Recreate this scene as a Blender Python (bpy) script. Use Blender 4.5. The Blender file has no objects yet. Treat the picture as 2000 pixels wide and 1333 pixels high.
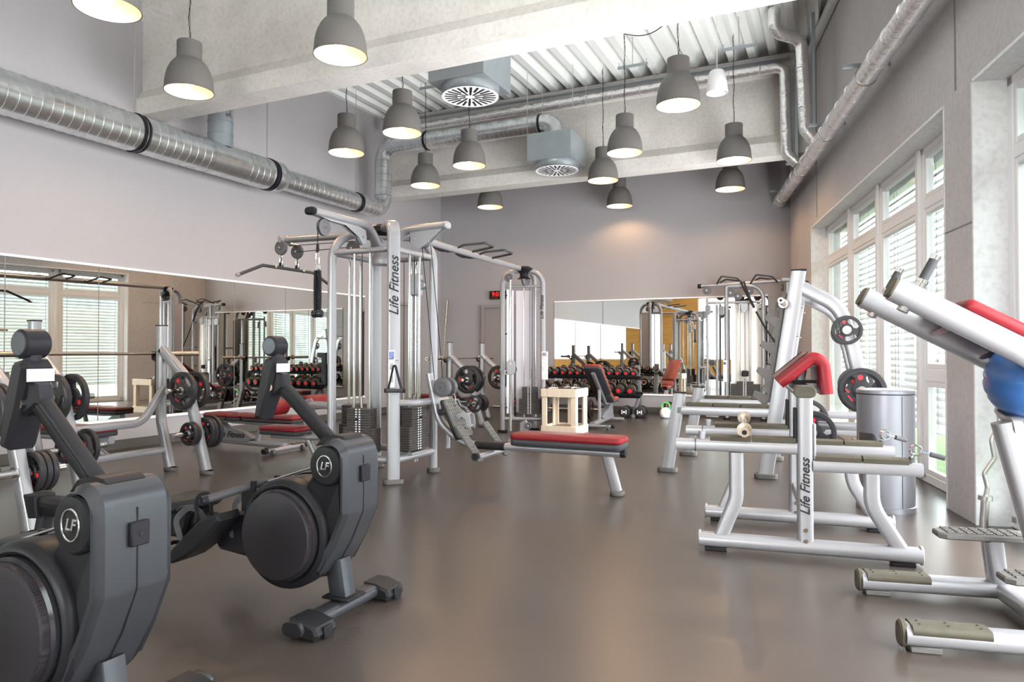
import bpy, bmesh, math, random
from mathutils import Vector, Matrix
random.seed(7)
PI = math.pi
R = math.radians
SC = bpy.context.scene
COL = SC.collection

# ------------------------------------------------------------------ camera
cam_d = bpy.data.cameras.new('camera')
cam = bpy.data.objects.new('camera', cam_d)
COL.objects.link(cam)
cam_d.sensor_width = 36.0
cam_d.lens = 36.0 * 1370.0 / 2000.0
cam_d.clip_start = 0.05
cam_d.clip_end = 300
cam.location = (0, 0, 1.15)
cam.rotation_euler = (R(90) + math.atan(20.5 / 1370.0), 0, R(24.7))
SC.camera = cam

# ------------------------------------------------------------------ colour management
SC.view_settings.view_transform = 'Standard'
SC.view_settings.look = 'None'
SC.view_settings.gamma = 1
SC.view_settings.use_curve_mapping = False
SC.view_settings.exposure = 0.15
SC.cycles.max_bounces = 10
SC.cycles.diffuse_bounces = 5
SC.cycles.glossy_bounces = 5
SC.cycles.transparent_max_bounces = 16
SC.cycles.sample_clamp_indirect = 6.0
SC.cycles.caustics_reflective = False
SC.cycles.blur_glossy = 1.0
SC.cycles.caustics_refractive = False

# ------------------------------------------------------------------ world: bright overcast sky
SKY_STRENGTH = 9.0
W = bpy.data.worlds.new('sky')
SC.world = W
W.use_nodes = True
_bg = W.node_tree.nodes['Background']
_bg.inputs[0].default_value = (0.93, 0.97, 1.0, 1)
_bg.inputs[1].default_value = SKY_STRENGTH

# room frame: X across (left wall X=-7.66), Y towards the back wall (Y=13.0), camera at the origin.
# The window wall runs at a slant from the back right corner.
XL, YB, YR, HT = -7.66, 13.0, -8.0, 5.5
RW0 = Vector((-0.683, 13.0, 0))
RWA = math.atan2(-0.9797, 0.2004)          # heading of the window wall, away from the back corner
RWd = Vector((math.cos(RWA), math.sin(RWA), 0))
RWo = Vector((-RWd.y, RWd.x, 0))           # outwards
OPEN = [(1.90, 7.13), (7.62, 12.85), (13.34, 18.57)]
WHEAD = 2.97

def daylight(name, loc, rot, sx, sy, energy):
    d = bpy.data.lights.new(name, 'AREA')
    d.shape = 'RECTANGLE'; d.size = sx; d.size_y = sy; d.energy = energy; d.color = (0.955, 0.975, 1.0)
    o = bpy.data.objects.new(name, d); COL.objects.link(o)
    o.location = loc; o.rotation_euler = rot
    o.visible_camera = False; o.visible_glossy = False
    return o
# diffuse daylight entering through each window opening and through the glazed front behind the camera
for (a, b), e in zip(OPEN, (600, 740, 600)):
    p = RW0 + RWd * ((a + b) / 2) + RWo * -0.012
    daylight('window_daylight', (p.x, p.y, 1.5), (R(90), 0, RWA + PI), b - a - .1, 2.8, e)
daylight('front_daylight', (-2.6, YR + .05, 2.2), (R(90), 0, 0), 6.2, 2.8, 270)

# ------------------------------------------------------------------ mesh helpers
def sec_circ(r, n=14):
    return [(r * math.cos(2 * PI * i / n), r * math.sin(2 * PI * i / n)) for i in range(n)]
def sec_rr(w, h, r=None, n=4):
    r = min(w, h) * .5 * .999 if r is None else r
    out = []
    for cx, cy, a0 in ((w/2-r, h/2-r, 0), (-w/2+r, h/2-r, 90), (-w/2+r, -h/2+r, 180), (w/2-r, -h/2+r, 270)):
        for i in range(n + 1):
            a = R(a0 + 90 * i / n)
            out.append((cx + r * math.cos(a), cy + r * math.sin(a)))
    return out
def fillet(pts, rad, k=6):
    pts = [Vector(p) for p in pts]
    if not rad: return pts
    rr = rad if isinstance(rad, (list, tuple)) else [rad] * (len(pts) - 2)
    out = [pts[0]]
    for i in range(1, len(pts) - 1):
        P = pts[i]; a = pts[i-1] - P; b = pts[i+1] - P
        la, lb = a.length, b.length
        a.normalize(); b.normalize()
        th = a.angle(b)
        if th > PI - .02 or rr[i-1] <= 0:
            out.append(P); continue
        t = rr[i-1] / math.tan(th / 2)
        t = min(t, la * .49, lb * .49)
        r = t * math.tan(th / 2)
        bis = (a + b).normalized()
        C = P + bis * (r / math.sin(th / 2))
        u = (P + a * t) - C; w = (P + b * t) - C
        ang = u.angle(w)
        for j in range(k + 1):
            f = j / k
            s = math.sin(ang)
            out.append(C + u * (math.sin((1-f) * ang) / s) + w * (math.sin(f * ang) / s))
    out.append(pts[-1])
    return out

class MB:
    def __init__(s): s.v = []; s.f = []
    def add(s, vs, fs, M=None):
        o = len(s.v)
        s.v += [tuple(M @ Vector(p)) if M is not None else tuple(p) for p in vs]
        s.f += [tuple(i + o for i in f) for f in fs]
        return s
    def box(s, c, d, M=None, b=0):
        x, y, z = d[0]/2, d[1]/2, d[2]/2
        c = Vector(c)
        T = Matrix.Translation(c)
        if M is not None: T = M @ T
        if b <= 0:
            vs = [(sx*x, sy*y, sz*z) for sx in (-1, 1) for sy in (-1, 1) for sz in (-1, 1)]
            fs = [(0,1,3,2), (4,6,7,5), (0,4,5,1), (2,3,7,6), (0,2,6,4), (1,5,7,3)]
            return s.add(vs, fs, T)
        b = min(b, x*.95, y*.95, z*.95)
        idx = {}; vs = []
        for sx in (-1, 1):
            for sy in (-1, 1):
                for sz in (-1, 1):
                    for ax in range(3):
                        p = [sx*x, sy*y, sz*z]
                        for q in range(3):
                            if q != ax: p[q] -= (sx, sy, sz)[q] * b
                        idx[(sx, sy, sz, ax)] = len(vs); vs.append(p)
        fs = []
        for ax in range(3):
            o1, o2 = [(1, 2), (2, 0), (0, 1)][ax]
            for sg in (-1, 1):
                q = []
                for a1, a2 in ((-1, -1), (1, -1), (1, 1), (-1, 1)):
                    k = [0, 0, 0]; k[ax] = sg; k[o1] = a1; k[o2] = a2
                    q.append(idx[(*k, ax)])
                fs.append(tuple(q) if sg > 0 else tuple(reversed(q)))
            for a1 in (-1, 1):
                for a2 in (-1, 1):
                    k0 = [0, 0, 0]; k1 = [0, 0, 0]
                    k0[ax] = -1; k1[ax] = 1
                    for k in (k0, k1): k[o1] = a1; k[o2] = a2
                    q = (idx[(*k0, o1)], idx[(*k1, o1)], idx[(*k1, o2)], idx[(*k0, o2)])
                    fs.append(q if a1 * a2 > 0 else tuple(reversed(q)))
        for sx in (-1, 1):
            for sy in (-1, 1):
                for sz in (-1, 1):
                    q = tuple(idx[(sx, sy, sz, a)] for a in range(3))
                    fs.append(q if sx*sy*sz > 0 else tuple(reversed(q)))
        return s.add(vs, fs, T)
    def sweep(s, pts, sec, fil=0, up=(0, 0, 1), cap=True, closed=False, M=None, k=6, taper=None):
        P = fillet(pts, fil, k) if not closed else [Vector(p) for p in pts]
        n = len(P)
        up = Vector(up)
        T = []
        for i in range(n):
            if closed: t = P[(i+1) % n] - P[i-1]
            elif i == 0: t = P[1] - P[0]
            elif i == n-1: t = P[-1] - P[-2]
            else: t = (P[i+1]-P[i]).normalized() + (P[i]-P[i-1]).normalized()
            T.append(t.normalized())
        if abs(T[0].dot(up)) > .98: up = Vector((0, 1, 0)) if abs(T[0].y) < .9 else Vector((1, 0, 0))
        N = T[0].cross(up).normalized()
        m = len(sec); vs = []
        for i in range(n):
            if i:
                N = N - T[i] * N.dot(T[i])
                N.normalize()
            B = N.cross(T[i])
            f = 1.0 if taper is None else taper[0] + (taper[1]-taper[0]) * i / (n-1)
            # keep the section's width through mitred bends
            for a, b in sec: vs.append(P[i] + N * a * f + B * b * f)
        fs = []
        for i in range(n if closed else n-1):
            j = (i+1) % n
            for q in range(m):
                r = (q+1) % m
                fs.append((i*m+q, i*m+r, j*m+r, j*m+q))
        if cap and not closed:
            fs.append(tuple(range(m-1, -1, -1)))
            fs.append(tuple((n-1)*m+q for q in range(m)))
        return s.add(vs, fs, M)
    def cyl(s, p0, p1, r, r2=None, n=16, M=None):
        p0, p1 = Vector(p0), Vector(p1)
        return s.sweep([p0, p1], sec_circ(r, n), M=M, taper=(1, 1 if r2 is None else r2 / r))
    def lathe(s, prof, n=24, M=None, close=True):
        vs = []; fs = []; m = len(prof)
        for r, z in prof:
            for i in range(n):
                a = 2*PI*i/n
                vs.append((r*math.cos(a), r*math.sin(a), z))
        for k in range(m-1):
            for i in range(n):
                j = (i+1) % n
                fs.append((k*n+i, k*n+j, (k+1)*n+j, (k+1)*n+i))
        if close:
            if prof[0][0] > 1e-4: fs.append(tuple(range(n-1, -1, -1)))
            if prof[-1][0] > 1e-4: fs.append(tuple((m-1)*n+i for i in range(n)))
        return s.add(vs, fs, M)
    def prism(s, poly, h, M=None, b=0):
        n = len(poly)
        ar = sum(poly[i][0]*poly[(i+1) % n][1]-poly[(i+1) % n][0]*poly[i][1] for i in range(n))
        if ar < 0: poly = poly[::-1]
        def inset(d):
            out = []
            for i in range(n):
                p = Vector(poly[i]); a = (p-Vector(poly[i-1])); c = (Vector(poly[(i+1) % n])-p)
                if a.length < 1e-9 or c.length < 1e-9: out.append(tuple(p)); continue
                a.normalize(); c.normalize()
                na = Vector((-a.y, a.x)); nc = Vector((-c.y, c.x))
                m = na+nc
                if m.length < 1e-6: out.append(tuple(p)); continue
                m.normalize()
                out.append(tuple(p + m*d/max(.35, m.dot(na))))
            return out
        if b > 0:
            q = inset(b)
            rings = [(q, -h/2), (poly, -h/2+b), (poly, h/2-b), (q, h/2)]
        else: rings = [(poly, -h/2), (poly, h/2)]
        vs = [(p[0], p[1], z) for ring, z in rings for p in ring]
        fs = []
        for k in range(len(rings)-1):
            for i in range(n):
                j = (i+1) % n
                fs.append((k*n+i, k*n+j, (k+1)*n+j, (k+1)*n+i))
        fs.append(tuple(range(n-1, -1, -1)))
        fs.append(tuple((len(rings)-1)*n+i for i in range(n)))
        return s.add(vs, fs, M)
    def mesh(s, name, mat, smooth=40):
        me = bpy.data.meshes.new(name)
        me.from_pydata(s.v, [], s.f)
        bm = bmesh.new(); bm.from_mesh(me)
        bmesh.ops.recalc_face_normals(bm, faces=bm.faces)
        bm.to_mesh(me); bm.free()
        if smooth:
            me.polygons.foreach_set('use_smooth', [True] * len(me.polygons))
            me.set_sharp_from_angle(angle=R(smooth))
        me.materials.append(mat)
        me.update()
        return me
    def build(s, name, mat, parent=None, smooth=40, loc=None, label=None):
        return link(name, s.mesh(name, mat, smooth), parent, loc, label)

def link(name, me, parent=None, loc=None, label=None):
    o = bpy.data.objects.new(name, me); COL.objects.link(o)
    if parent is not None: o.parent = parent
    if loc is not None: o.location = loc
    if label: o['label'] = label
    return o
def tag(o, label, cat, group=None, kind=None):
    o['label'] = label; o['category'] = cat
    if group: o['group'] = group
    if kind: o['kind'] = kind
    return o
def thing(name, label, cat, loc=(0, 0, 0), rz=0, group=None):
    o = bpy.data.objects.new(name, None); COL.objects.link(o)
    o.empty_display_size = .1
    o.location = loc; o.rotation_euler = (0, 0, rz)
    return tag(o, label, cat, group)
def struct(o, label=None):
    o['kind'] = 'structure'
    if label: o['label'] = label
    return o
def copy_tree(o, parent=None):
    c = o.copy(); COL.objects.link(c)
    if parent is not None: c.parent = parent
    for ch in KIDS.get(o.name, []) or list(o.children): copy_tree(ch, c)
    return c
KIDS = {}
def MX(loc=(0, 0, 0), rx=0, ry=0, rz=0):
    return Matrix.Translation(Vector(loc)) @ Matrix.Rotation(rz, 4, 'Z') @ Matrix.Rotation(ry, 4, 'Y') @ Matrix.Rotation(rx, 4, 'X')
def axisM(loc, d):
    """matrix taking local z to direction d"""
    d = Vector(d).normalized()
    return Matrix.Translation(Vector(loc)) @ d.to_track_quat('Z', 'Y').to_matrix().to_4x4()
def text(name, body, size, mat, parent, M, shear=0, ext=.0012, align='CENTER', bold=0):
    cu = bpy.data.curves.new(name, 'FONT')
    cu.body = body; cu.size = size; cu.shear = shear; cu.extrude = ext; cu.offset = bold
    cu.align_x = align; cu.align_y = 'CENTER'; cu.resolution_u = 3
    tmp = bpy.data.objects.new('tmp_text', cu); COL.objects.link(tmp)
    dg = bpy.context.evaluated_depsgraph_get()
    me = bpy.data.meshes.new_from_object(tmp.evaluated_get(dg))
    bpy.data.objects.remove(tmp); bpy.data.curves.remove(cu)
    me.transform(M); me.materials.clear(); me.materials.append(mat)
    me.name = name
    return link(name, me, parent)

# ------------------------------------------------------------------ materials
def mat(name, base, metal=0, rough=.5, var=0, vscale=6, bump=0, bscale=60, coat=0, vcol=None, stretch=None, emit=None, estr=0, spec=None):
    m = bpy.data.materials.new(name); m.use_nodes = True
    nt = m.node_tree; N = nt.nodes; L = nt.links
    b = N['Principled BSDF']
    b.inputs['Base Color'].default_value = (*base, 1)
    b.inputs['Metallic'].default_value = metal
    b.inputs['Roughness'].default_value = rough
    if spec is not None: b.inputs['Specular IOR Level'].default_value = spec
    if coat: b.inputs['Coat Weight'].default_value = coat; b.inputs['Coat Roughness'].default_value = .12
    if emit: b.inputs['Emission Color'].default_value = (*emit, 1); b.inputs['Emission Strength'].default_value = estr
    tc = None
    if var or bump:
        tc = N.new('ShaderNodeTexCoord'); src = tc.outputs['Object']
        if stretch:
            mp = N.new('ShaderNodeMapping'); mp.inputs['Scale'].default_value = stretch
            L.new(src, mp.inputs['Vector']); src = mp.outputs['Vector']
    if var:
        nz = N.new('ShaderNodeTexNoise'); nz.inputs['Scale'].default_value = vscale; nz.inputs['Detail'].default_value = 5
        nz.inputs['Roughness'].default_value = .6
        L.new(src, nz.inputs['Vector'])
        rp = N.new('ShaderNodeValToRGB'); rp.color_ramp.elements[0].position = .3; rp.color_ramp.elements[1].position = .7
        c2 = vcol or tuple(min(1, c * (1 + var)) for c in base)
        c1 = base if vcol else tuple(c * (1 - var) for c in base)
        rp.color_ramp.elements[0].color = (*c1, 1); rp.color_ramp.elements[1].color = (*c2, 1)
        L.new(nz.outputs['Fac'], rp.inputs['Fac']); L.new(rp.outputs['Color'], b.inputs['Base Color'])
    if bump:
        nb = N.new('ShaderNodeTexNoise'); nb.inputs['Scale'].default_value = bscale; nb.inputs['Detail'].default_value = 3
        L.new(src, nb.inputs['Vector'])
        bp = N.new('ShaderNodeBump'); bp.inputs['Strength'].default_value = bump; bp.inputs['Distance'].default_value = .01
        L.new(nb.outputs['Fac'], bp.inputs['Height']); L.new(bp.outputs['Normal'], b.inputs['Normal'])
    return m

M = {}
M['silver'] = mat('silver_paint', (.36, .355, .37), .65, .31)
M['silver_dk'] = mat('grey_paint', (.33, .33, .345), .5, .35)
M['chrome'] = mat('chrome', (.82, .82, .83), 1, .12)
M['steel'] = mat('brushed_steel', (.62, .60, .58), 1, .28)
M['brass'] = mat('worn_bar_steel', (.60, .52, .44), 1, .25)
M['black'] = mat('black_plastic', (.010, .010, .011), 0, .42, .08, 8, .04, 300, spec=.3)
M['black_gloss'] = mat('black_gloss', (.012, .012, .014), 0, .16)
M['charcoal'] = mat('charcoal_plastic', (.009, .0085, .010), 0, .36, 0, 1, .03, 400, spec=.3)
M['graphite'] = mat('graphite_paint', (.085, .088, .098), .8, .30, 0, 1, .03, 400, spec=.4)
M['pulley'] = mat('pulley_grey', (.10, .095, .10), .3, .38)
M['grip'] = mat('rubber_grip', (.035, .035, .037), 0, .6, 0, 1, .1, 250)
M['rubber'] = mat('plate_rubber', (.018, .017, .019), 0, .38, .1, 12)
M['rubber_gy'] = mat('grey_rubber', (.078, .073, .068), 0, .55, .1, 20, .1, 200)
M['olive'] = mat('olive_rubber', (.050, .044, .031), 0, .5, .12, 20, .06, 200)
M['red'] = mat('red_vinyl', (.145, .0065, .010), 0, .34, .06, 10, .05, 180)
M['redorange'] = mat('worn_red_vinyl', (.22, .022, .013), 0, .36, .08, 10, .05, 180)
M['blackvinyl'] = mat('black_vinyl', (.028, .028, .032), 0, .42, 0, 1, .05, 180)
M['redmark'] = mat('red_mark', (.70, .02, .025), 0, .4)
M['stackplate'] = mat('stack_plate', (.055, .050, .048), .2, .5, .08, 15)
M['white'] = mat('white_paint', (.80, .80, .80), 0, .45)
M['upvc'] = mat('white_window_plastic', (.84, .835, .845), 0, .35)
M['slat'] = mat('blind_slat', (.80, .81, .82), .1, .40)
M['label'] = mat('white_label', (.72, .72, .74), 0, .45, .25, 40)
M['print'] = mat('black_print', (.012, .012, .013), 0, .5)
M['blue'] = mat('blue_rubber', (.035, .11, .30), 0, .28)
M['green'] = mat('green_rubber', (.10, .42, .12), 0, .4)
M['cyan'] = mat('cyan_rubber', (.02, .30, .52), 0, .4)
M['wood'] = mat('pale_wood', (.62, .52, .40), 0, .55, .10, 3, .08, 30, stretch=(6, 6, .8))
M['orangewood'] = mat('orange_wood', (.55, .27, .07), 0, .45, .16, 2.2, .05, 20, stretch=(.6, 1, 7))
M['lampgrey'] = mat('lamp_grey', (.115, .107, .101), 0, .5)
M['lampwhite'] = mat('lamp_lining', (.82, .76, .66), 0, .5)
M['galv'] = mat('galvanised_sheet', (.70, .73, .75), .92, .27, .16, 9, .05, 14)
M['galvbox'] = mat('galvanised_box', (.44, .49, .52), .75, .36, .06, 5)
M['foil'] = mat('crinkled_foil', (.86, .85, .86), .9, .26, .06, 8, 1.0, 16)
M['greysteel'] = mat('grey_strut', (.36, .40, .42), .6, .4)
M['mirror'] = mat('mirror_glass', (.84, .87, .85), 1, 0.0)
M['doorpaint'] = mat('door_paint', (.24, .215, .21), 0, .45)
M['grass'] = mat('lawn', (.13, .19, .075), 0, .9, .3, 3)
M['led'] = mat('led_red', (.3, .0, .0), 0, .5, emit=(1, .03, .02), estr=1.2)
M['bulb'] = mat('lit_bulb', (1, .9, .75), 0, .5, emit=(1, .66, .34), estr=9)
M['posterblue'] = mat('poster', (.10, .12, .22), 0, .5, .6, 30)
M['redsign'] = mat('fire_sign_red', (.65, .05, .04), 0, .5)

def concrete(name, base, dark, stain=.5, scale=.8, bump=.06, fine=.88):
    m = bpy.data.materials.new(name); m.use_nodes = True
    nt = m.node_tree; N = nt.nodes; L = nt.links; b = N['Principled BSDF']
    tc = N.new('ShaderNodeTexCoord'); mp = N.new('ShaderNodeMapping')
    L.new(tc.outputs['Object'], mp.inputs['Vector']); mp.inputs['Scale'].default_value = (1, 1, 1)
    n1 = N.new('ShaderNodeTexNoise'); n1.inputs['Scale'].default_value = scale; n1.inputs['Detail'].default_value = 8; n1.inputs['Roughness'].default_value = .62
    n2 = N.new('ShaderNodeTexNoise'); n2.inputs['Scale'].default_value = 22; n2.inputs['Detail'].default_value = 6
    for n in (n1, n2): L.new(mp.outputs['Vector'], n.inputs['Vector'])
    r1 = N.new('ShaderNodeValToRGB'); r1.color_ramp.elements[0].position = .32; r1.color_ramp.elements[1].position = .32 + stain
    r1.color_ramp.elements[0].color = (*dark, 1); r1.color_ramp.elements[1].color = (*base, 1)
    L.new(n1.outputs['Fac'], r1.inputs['Fac'])
    r2 = N.new('ShaderNodeValToRGB'); r2.color_ramp.elements[0].position = .3; r2.color_ramp.elements[0].color = (fine, fine, fine, 1)
    r2.color_ramp.elements[1].position = .55; r2.color_ramp.elements[1].color = (1, 1, 1, 1)
    L.new(n2.outputs['Fac'], r2.inputs['Fac'])
    mx = N.new('ShaderNodeMix'); mx.data_type = 'RGBA'; mx.blend_type = 'MULTIPLY'; mx.inputs['Factor'].default_value = 1
    L.new(r1.outputs['Color'], mx.inputs['A']); L.new(r2.outputs['Color'], mx.inputs['B'])
    L.new(mx.outputs['Result'], b.inputs['Base Color'])
    b.inputs['Roughness'].default_value = .75
    bp = N.new('ShaderNodeBump'); bp.inputs['Strength'].default_value = bump; bp.inputs['Distance'].default_value = .02
    L.new(n2.outputs['Fac'], bp.inputs['Height']); L.new(bp.outputs['Normal'], b.inputs['Normal'])
    return m
M['beam'] = concrete('beam_concrete', (.67, .635, .60), (.53, .50, .465), .3, 1.1)
M['wallpaint'] = concrete('taupe_wall_paint', (.325, .307, .313), (.309, .292, .298), .4, .35, .015, .975)
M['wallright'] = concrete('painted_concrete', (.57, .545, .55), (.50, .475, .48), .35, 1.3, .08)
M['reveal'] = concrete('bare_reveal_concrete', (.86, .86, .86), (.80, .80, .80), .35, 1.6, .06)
M['deck'] = mat('deck_white', (.78, .79, .76), 0, .45)

def floor_mat():
    m = bpy.data.materials.new('rubber_floor'); m.use_nodes = True
    nt = m.node_tree; N = nt.nodes; L = nt.links; b = N['Principled BSDF']
    tc = N.new('ShaderNodeTexCoord')
    n1 = N.new('ShaderNodeTexNoise'); n1.inputs['Scale'].default_value = .6; n1.inputs['Detail'].default_value = 6
    n2 = N.new('ShaderNodeTexNoise'); n2.inputs['Scale'].default_value = 160; n2.inputs['Detail'].default_value = 2
    n3 = N.new('ShaderNodeTexNoise'); n3.inputs['Scale'].default_value = 9; n3.inputs['Detail'].default_value = 8; n3.inputs['Roughness'].default_value = .75
    for n in (n1, n2, n3): L.new(tc.outputs['Object'], n.inputs['Vector'])
    r1 = N.new('ShaderNodeValToRGB')
    r1.color_ramp.elements[0].position = .35; r1.color_ramp.elements[0].color = (.038, .030, .0255, 1)
    r1.color_ramp.elements[1].position = .7; r1.color_ramp.elements[1].color = (.050, .039, .033, 1)
    L.new(n1.outputs['Fac'], r1.inputs['Fac'])
    r3 = N.new('ShaderNodeValToRGB')       # scuffs and dust
    r3.color_ramp.elements[0].position = .70; r3.color_ramp.elements[0].color = (0, 0, 0, 1)
    r3.color_ramp.elements[1].position = .92; r3.color_ramp.elements[1].color = (.14, .14, .14, 1)
    L.new(n3.outputs['Fac'], r3.inputs['Fac'])
    mx = N.new('ShaderNodeMix'); mx.data_type = 'RGBA'
    L.new(r3.outputs['Color'], mx.inputs['Factor']); L.new(r1.outputs['Color'], mx.inputs['A']); mx.inputs['B'].default_value = (.11, .10, .095, 1)
    L.new(mx.outputs['Result'], b.inputs['Base Color'])
    mr = N.new('ShaderNodeMapRange'); mr.inputs['To Min'].default_value = .24; mr.inputs['To Max'].default_value = .34
    b.inputs['Specular IOR Level'].default_value = .75
    L.new(n1.outputs['Fac'], mr.inputs['Value']); L.new(mr.outputs['Result'], b.inputs['Roughness'])
    bp = N.new('ShaderNodeBump'); bp.inputs['Strength'].default_value = .10; bp.inputs['Distance'].default_value = .004
    L.new(n2.outputs['Fac'], bp.inputs['Height']); L.new(bp.outputs['Normal'], b.inputs['Normal'])
    return m
M['floor'] = floor_mat()
def glass_mat():
    m = bpy.data.materials.new('window_glass'); m.use_nodes = True
    nt = m.node_tree; N = nt.nodes; L = nt.links
    N.remove(N['Principled BSDF'])
    tr = N.new('ShaderNodeBsdfTransparent'); gl = N.new('ShaderNodeBsdfGlossy'); gl.inputs['Roughness'].default_value = 0
    tr.inputs['Color'].default_value = (.93, .96, .95, 1)
    fr = N.new('ShaderNodeFresnel'); fr.inputs['IOR'].default_value = 1.3
    mx = N.new('ShaderNodeMixShader')
    ge = N.new('ShaderNodeNewGeometry'); mm = N.new('ShaderNodeMath'); mm.operation = 'SUBTRACT'; mm.use_clamp = True
    L.new(fr.outputs['Fac'], mm.inputs[0]); L.new(ge.outputs['Backfacing'], mm.inputs[1])   # reflect once per pane
    L.new(mm.outputs[0], mx.inputs['Fac']); L.new(tr.outputs[0], mx.inputs[1]); L.new(gl.outputs[0], mx.inputs[2])
    L.new(mx.outputs[0], N['Material Output'].inputs['Surface'])
    return m
M['glass'] = glass_mat()
def mesh_mat():   # perforated flywheel cover: fine hexagon-like relief
    m = mat('perforated_cover', (.03, .028, .032), .2, .42)
    nt = m.node_tree; N = nt.nodes; L = nt.links; b = N['Principled BSDF']
    tc = N.new('ShaderNodeTexCoord'); vo = N.new('ShaderNodeTexVoronoi'); vo.inputs['Scale'].default_value = 170; vo.inputs['Randomness'].default_value = 0.0
    L.new(tc.outputs['Object'], vo.inputs['Vector'])
    rp = N.new('ShaderNodeValToRGB'); rp.color_ramp.elements[0].position = .28; rp.color_ramp.elements[0].color = (.004, .004, .005, 1)
    rp.color_ramp.elements[1].position = .45; rp.color_ramp.elements[1].color = (.022, .019, .022, 1)
    L.new(vo.outputs['Distance'], rp.inputs['Fac']); L.new(rp.outputs['Color'], b.inputs['Base Color'])
    return m
M['perf'] = mesh_mat()
# ================================================================== ROOM
def xy_prism(name, poly, z0, z1, m, parent=None):
    return MB().prism(poly, z1 - z0, MX((0, 0, (z0 + z1) / 2))).build(name, m, parent, smooth=0)
pR = lambda s, off=0: RW0 + RWd * s + RWo * off
SEND = (13.0 - YR) / 0.9797
c0, c1 = pR(0), pR(SEND)
struct(xy_prism('floor', [(XL, YB), (XL, YR), (c1.x + .0, YR), (c0.x + .0, YB)], -.12, 0, M['floor']), 'dark brown-grey rubber gym floor')
# strip of floor inside the window reveals
for a, b in OPEN:
    q = [pR(a, 0), pR(b, 0), pR(b, .30), pR(a, .30)]
    struct(xy_prism('floor_reveal', [(p.x, p.y) for p in q], -.12, 0, M['floor']))
xy = [(-9, 14.5), (-9, -22), (40, -22), (40, 14.5)]
lawn = xy_prism('lawn', [(-40, 40), (-40, -45), (60, -45), (60, 40)], -.5, -.16, M['grass'])
tag(lawn, 'mown green lawn outside the tall windows', 'lawn', kind='stuff')

WT = .40      # wall thickness
def leftwall():
    b = MB()
    b.box((XL - .1, (YB + YR) / 2, HT / 2 + .1), (.2, YB - YR + .8, HT + .2))
    return struct(b.build('wall_left', M['wallpaint'], smooth=0), 'taupe painted wall carrying the long mirror and the big duct')
leftwall()
b = MB().box((-4.2, YB + .1, HT / 2 + .1), (8.0, .2, HT + .2))
struct(b.build('wall_back', M['wallpaint'], smooth=0), 'taupe painted end wall with mirror and grey door')

rw = bpy.data.objects.new('wall_right', None); COL.objects.link(rw)
rw.location = RW0; rw.rotation_euler = (0, 0, RWA)
struct(rw, 'painted concrete wall with tall window openings')
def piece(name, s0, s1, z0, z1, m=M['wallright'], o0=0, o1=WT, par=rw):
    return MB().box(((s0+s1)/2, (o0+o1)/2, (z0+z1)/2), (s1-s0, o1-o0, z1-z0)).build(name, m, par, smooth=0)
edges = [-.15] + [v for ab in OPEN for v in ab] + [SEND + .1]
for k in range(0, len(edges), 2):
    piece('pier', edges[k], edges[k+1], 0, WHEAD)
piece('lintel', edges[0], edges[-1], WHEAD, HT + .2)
# recessed vertical joints in the concrete
for s_, z0, z1 in ((2.35, 3.03, HT), (7.35, 3.0, HT)):
    MB().box((s_, -.002, (z0+z1)/2), (.022, .006, z1-z0)).build('joint', M['doorpaint'], rw, smooth=0)
MB().box((7.37, -.002, 2.02), (.48, .004, .008)).build('joint', M['doorpaint'], rw, smooth=0)
MB().box((.95, -.002, 2.32), (1.3, .004, .006)).build('joint', M['doorpaint'], rw, smooth=0)
tn = 1
for a, b_ in OPEN:
    r = bpy.data.objects.new('trim_%d' % tn, None); COL.objects.link(r); tn += 1
    r.location = RW0; r.rotation_euler = (0, 0, RWA)
    struct(r, 'bare pale concrete lining around a window opening')
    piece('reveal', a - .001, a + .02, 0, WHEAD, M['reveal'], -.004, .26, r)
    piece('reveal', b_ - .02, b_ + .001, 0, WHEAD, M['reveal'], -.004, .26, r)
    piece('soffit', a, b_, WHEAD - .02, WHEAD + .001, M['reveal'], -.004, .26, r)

# rear (street) front behind the camera: timber lining with a wide glazed opening
def rearwall():
    b = MB()
    x0, x1, gx0, gx1, gz0, gz1 = XL - .2, c1.x + .6, -5.9, .8, .75, 3.7
    yy, th = YR - .1, .2
    for a, c, z0, z1 in ((x0, gx0, 0, HT + .2), (gx1, x1, 0, HT + .2), (gx0, gx1, 0, gz0), (gx0, gx1, gz1, HT + .2)):
        b.box(((a+c)/2, yy, (z0+z1)/2), (c-a, th, z1-z0))
    w = struct(b.build('wall_front', M['orangewood'], smooth=0), 'honey coloured timber front wall seen in the mirrors')
    f = bpy.data.objects.new('window_4', None); COL.objects.link(f); f.location = (0, YR - .1, 0)
    struct(f, 'wide glazed front seen only in the mirrors')
    n = 5
    for i in range(n + 1):
        x = gx0 + (gx1 - gx0) * i / n
        MB().box((x, 0, (gz0+gz1)/2), (.09, .09, gz1-gz0)).build('mullion', M['upvc'], f, smooth=0)
    for z in (gz0, gz1):
        MB().box(((gx0+gx1)/2, 0, z), (gx1-gx0, .09, .09)).build('rail', M['upvc'], f, smooth=0)
    for i in range(n):
        xa = gx0 + (gx1-gx0)*i/n; xb = gx0 + (gx1-gx0)*(i+1)/n
        MB().box(((xa+xb)/2, 0, (gz0+gz1)/2), (xb-xa-.08, .012, gz1-gz0-.08)).build('pane', M['glass'], f, smooth=0)
rearwall()

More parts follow.
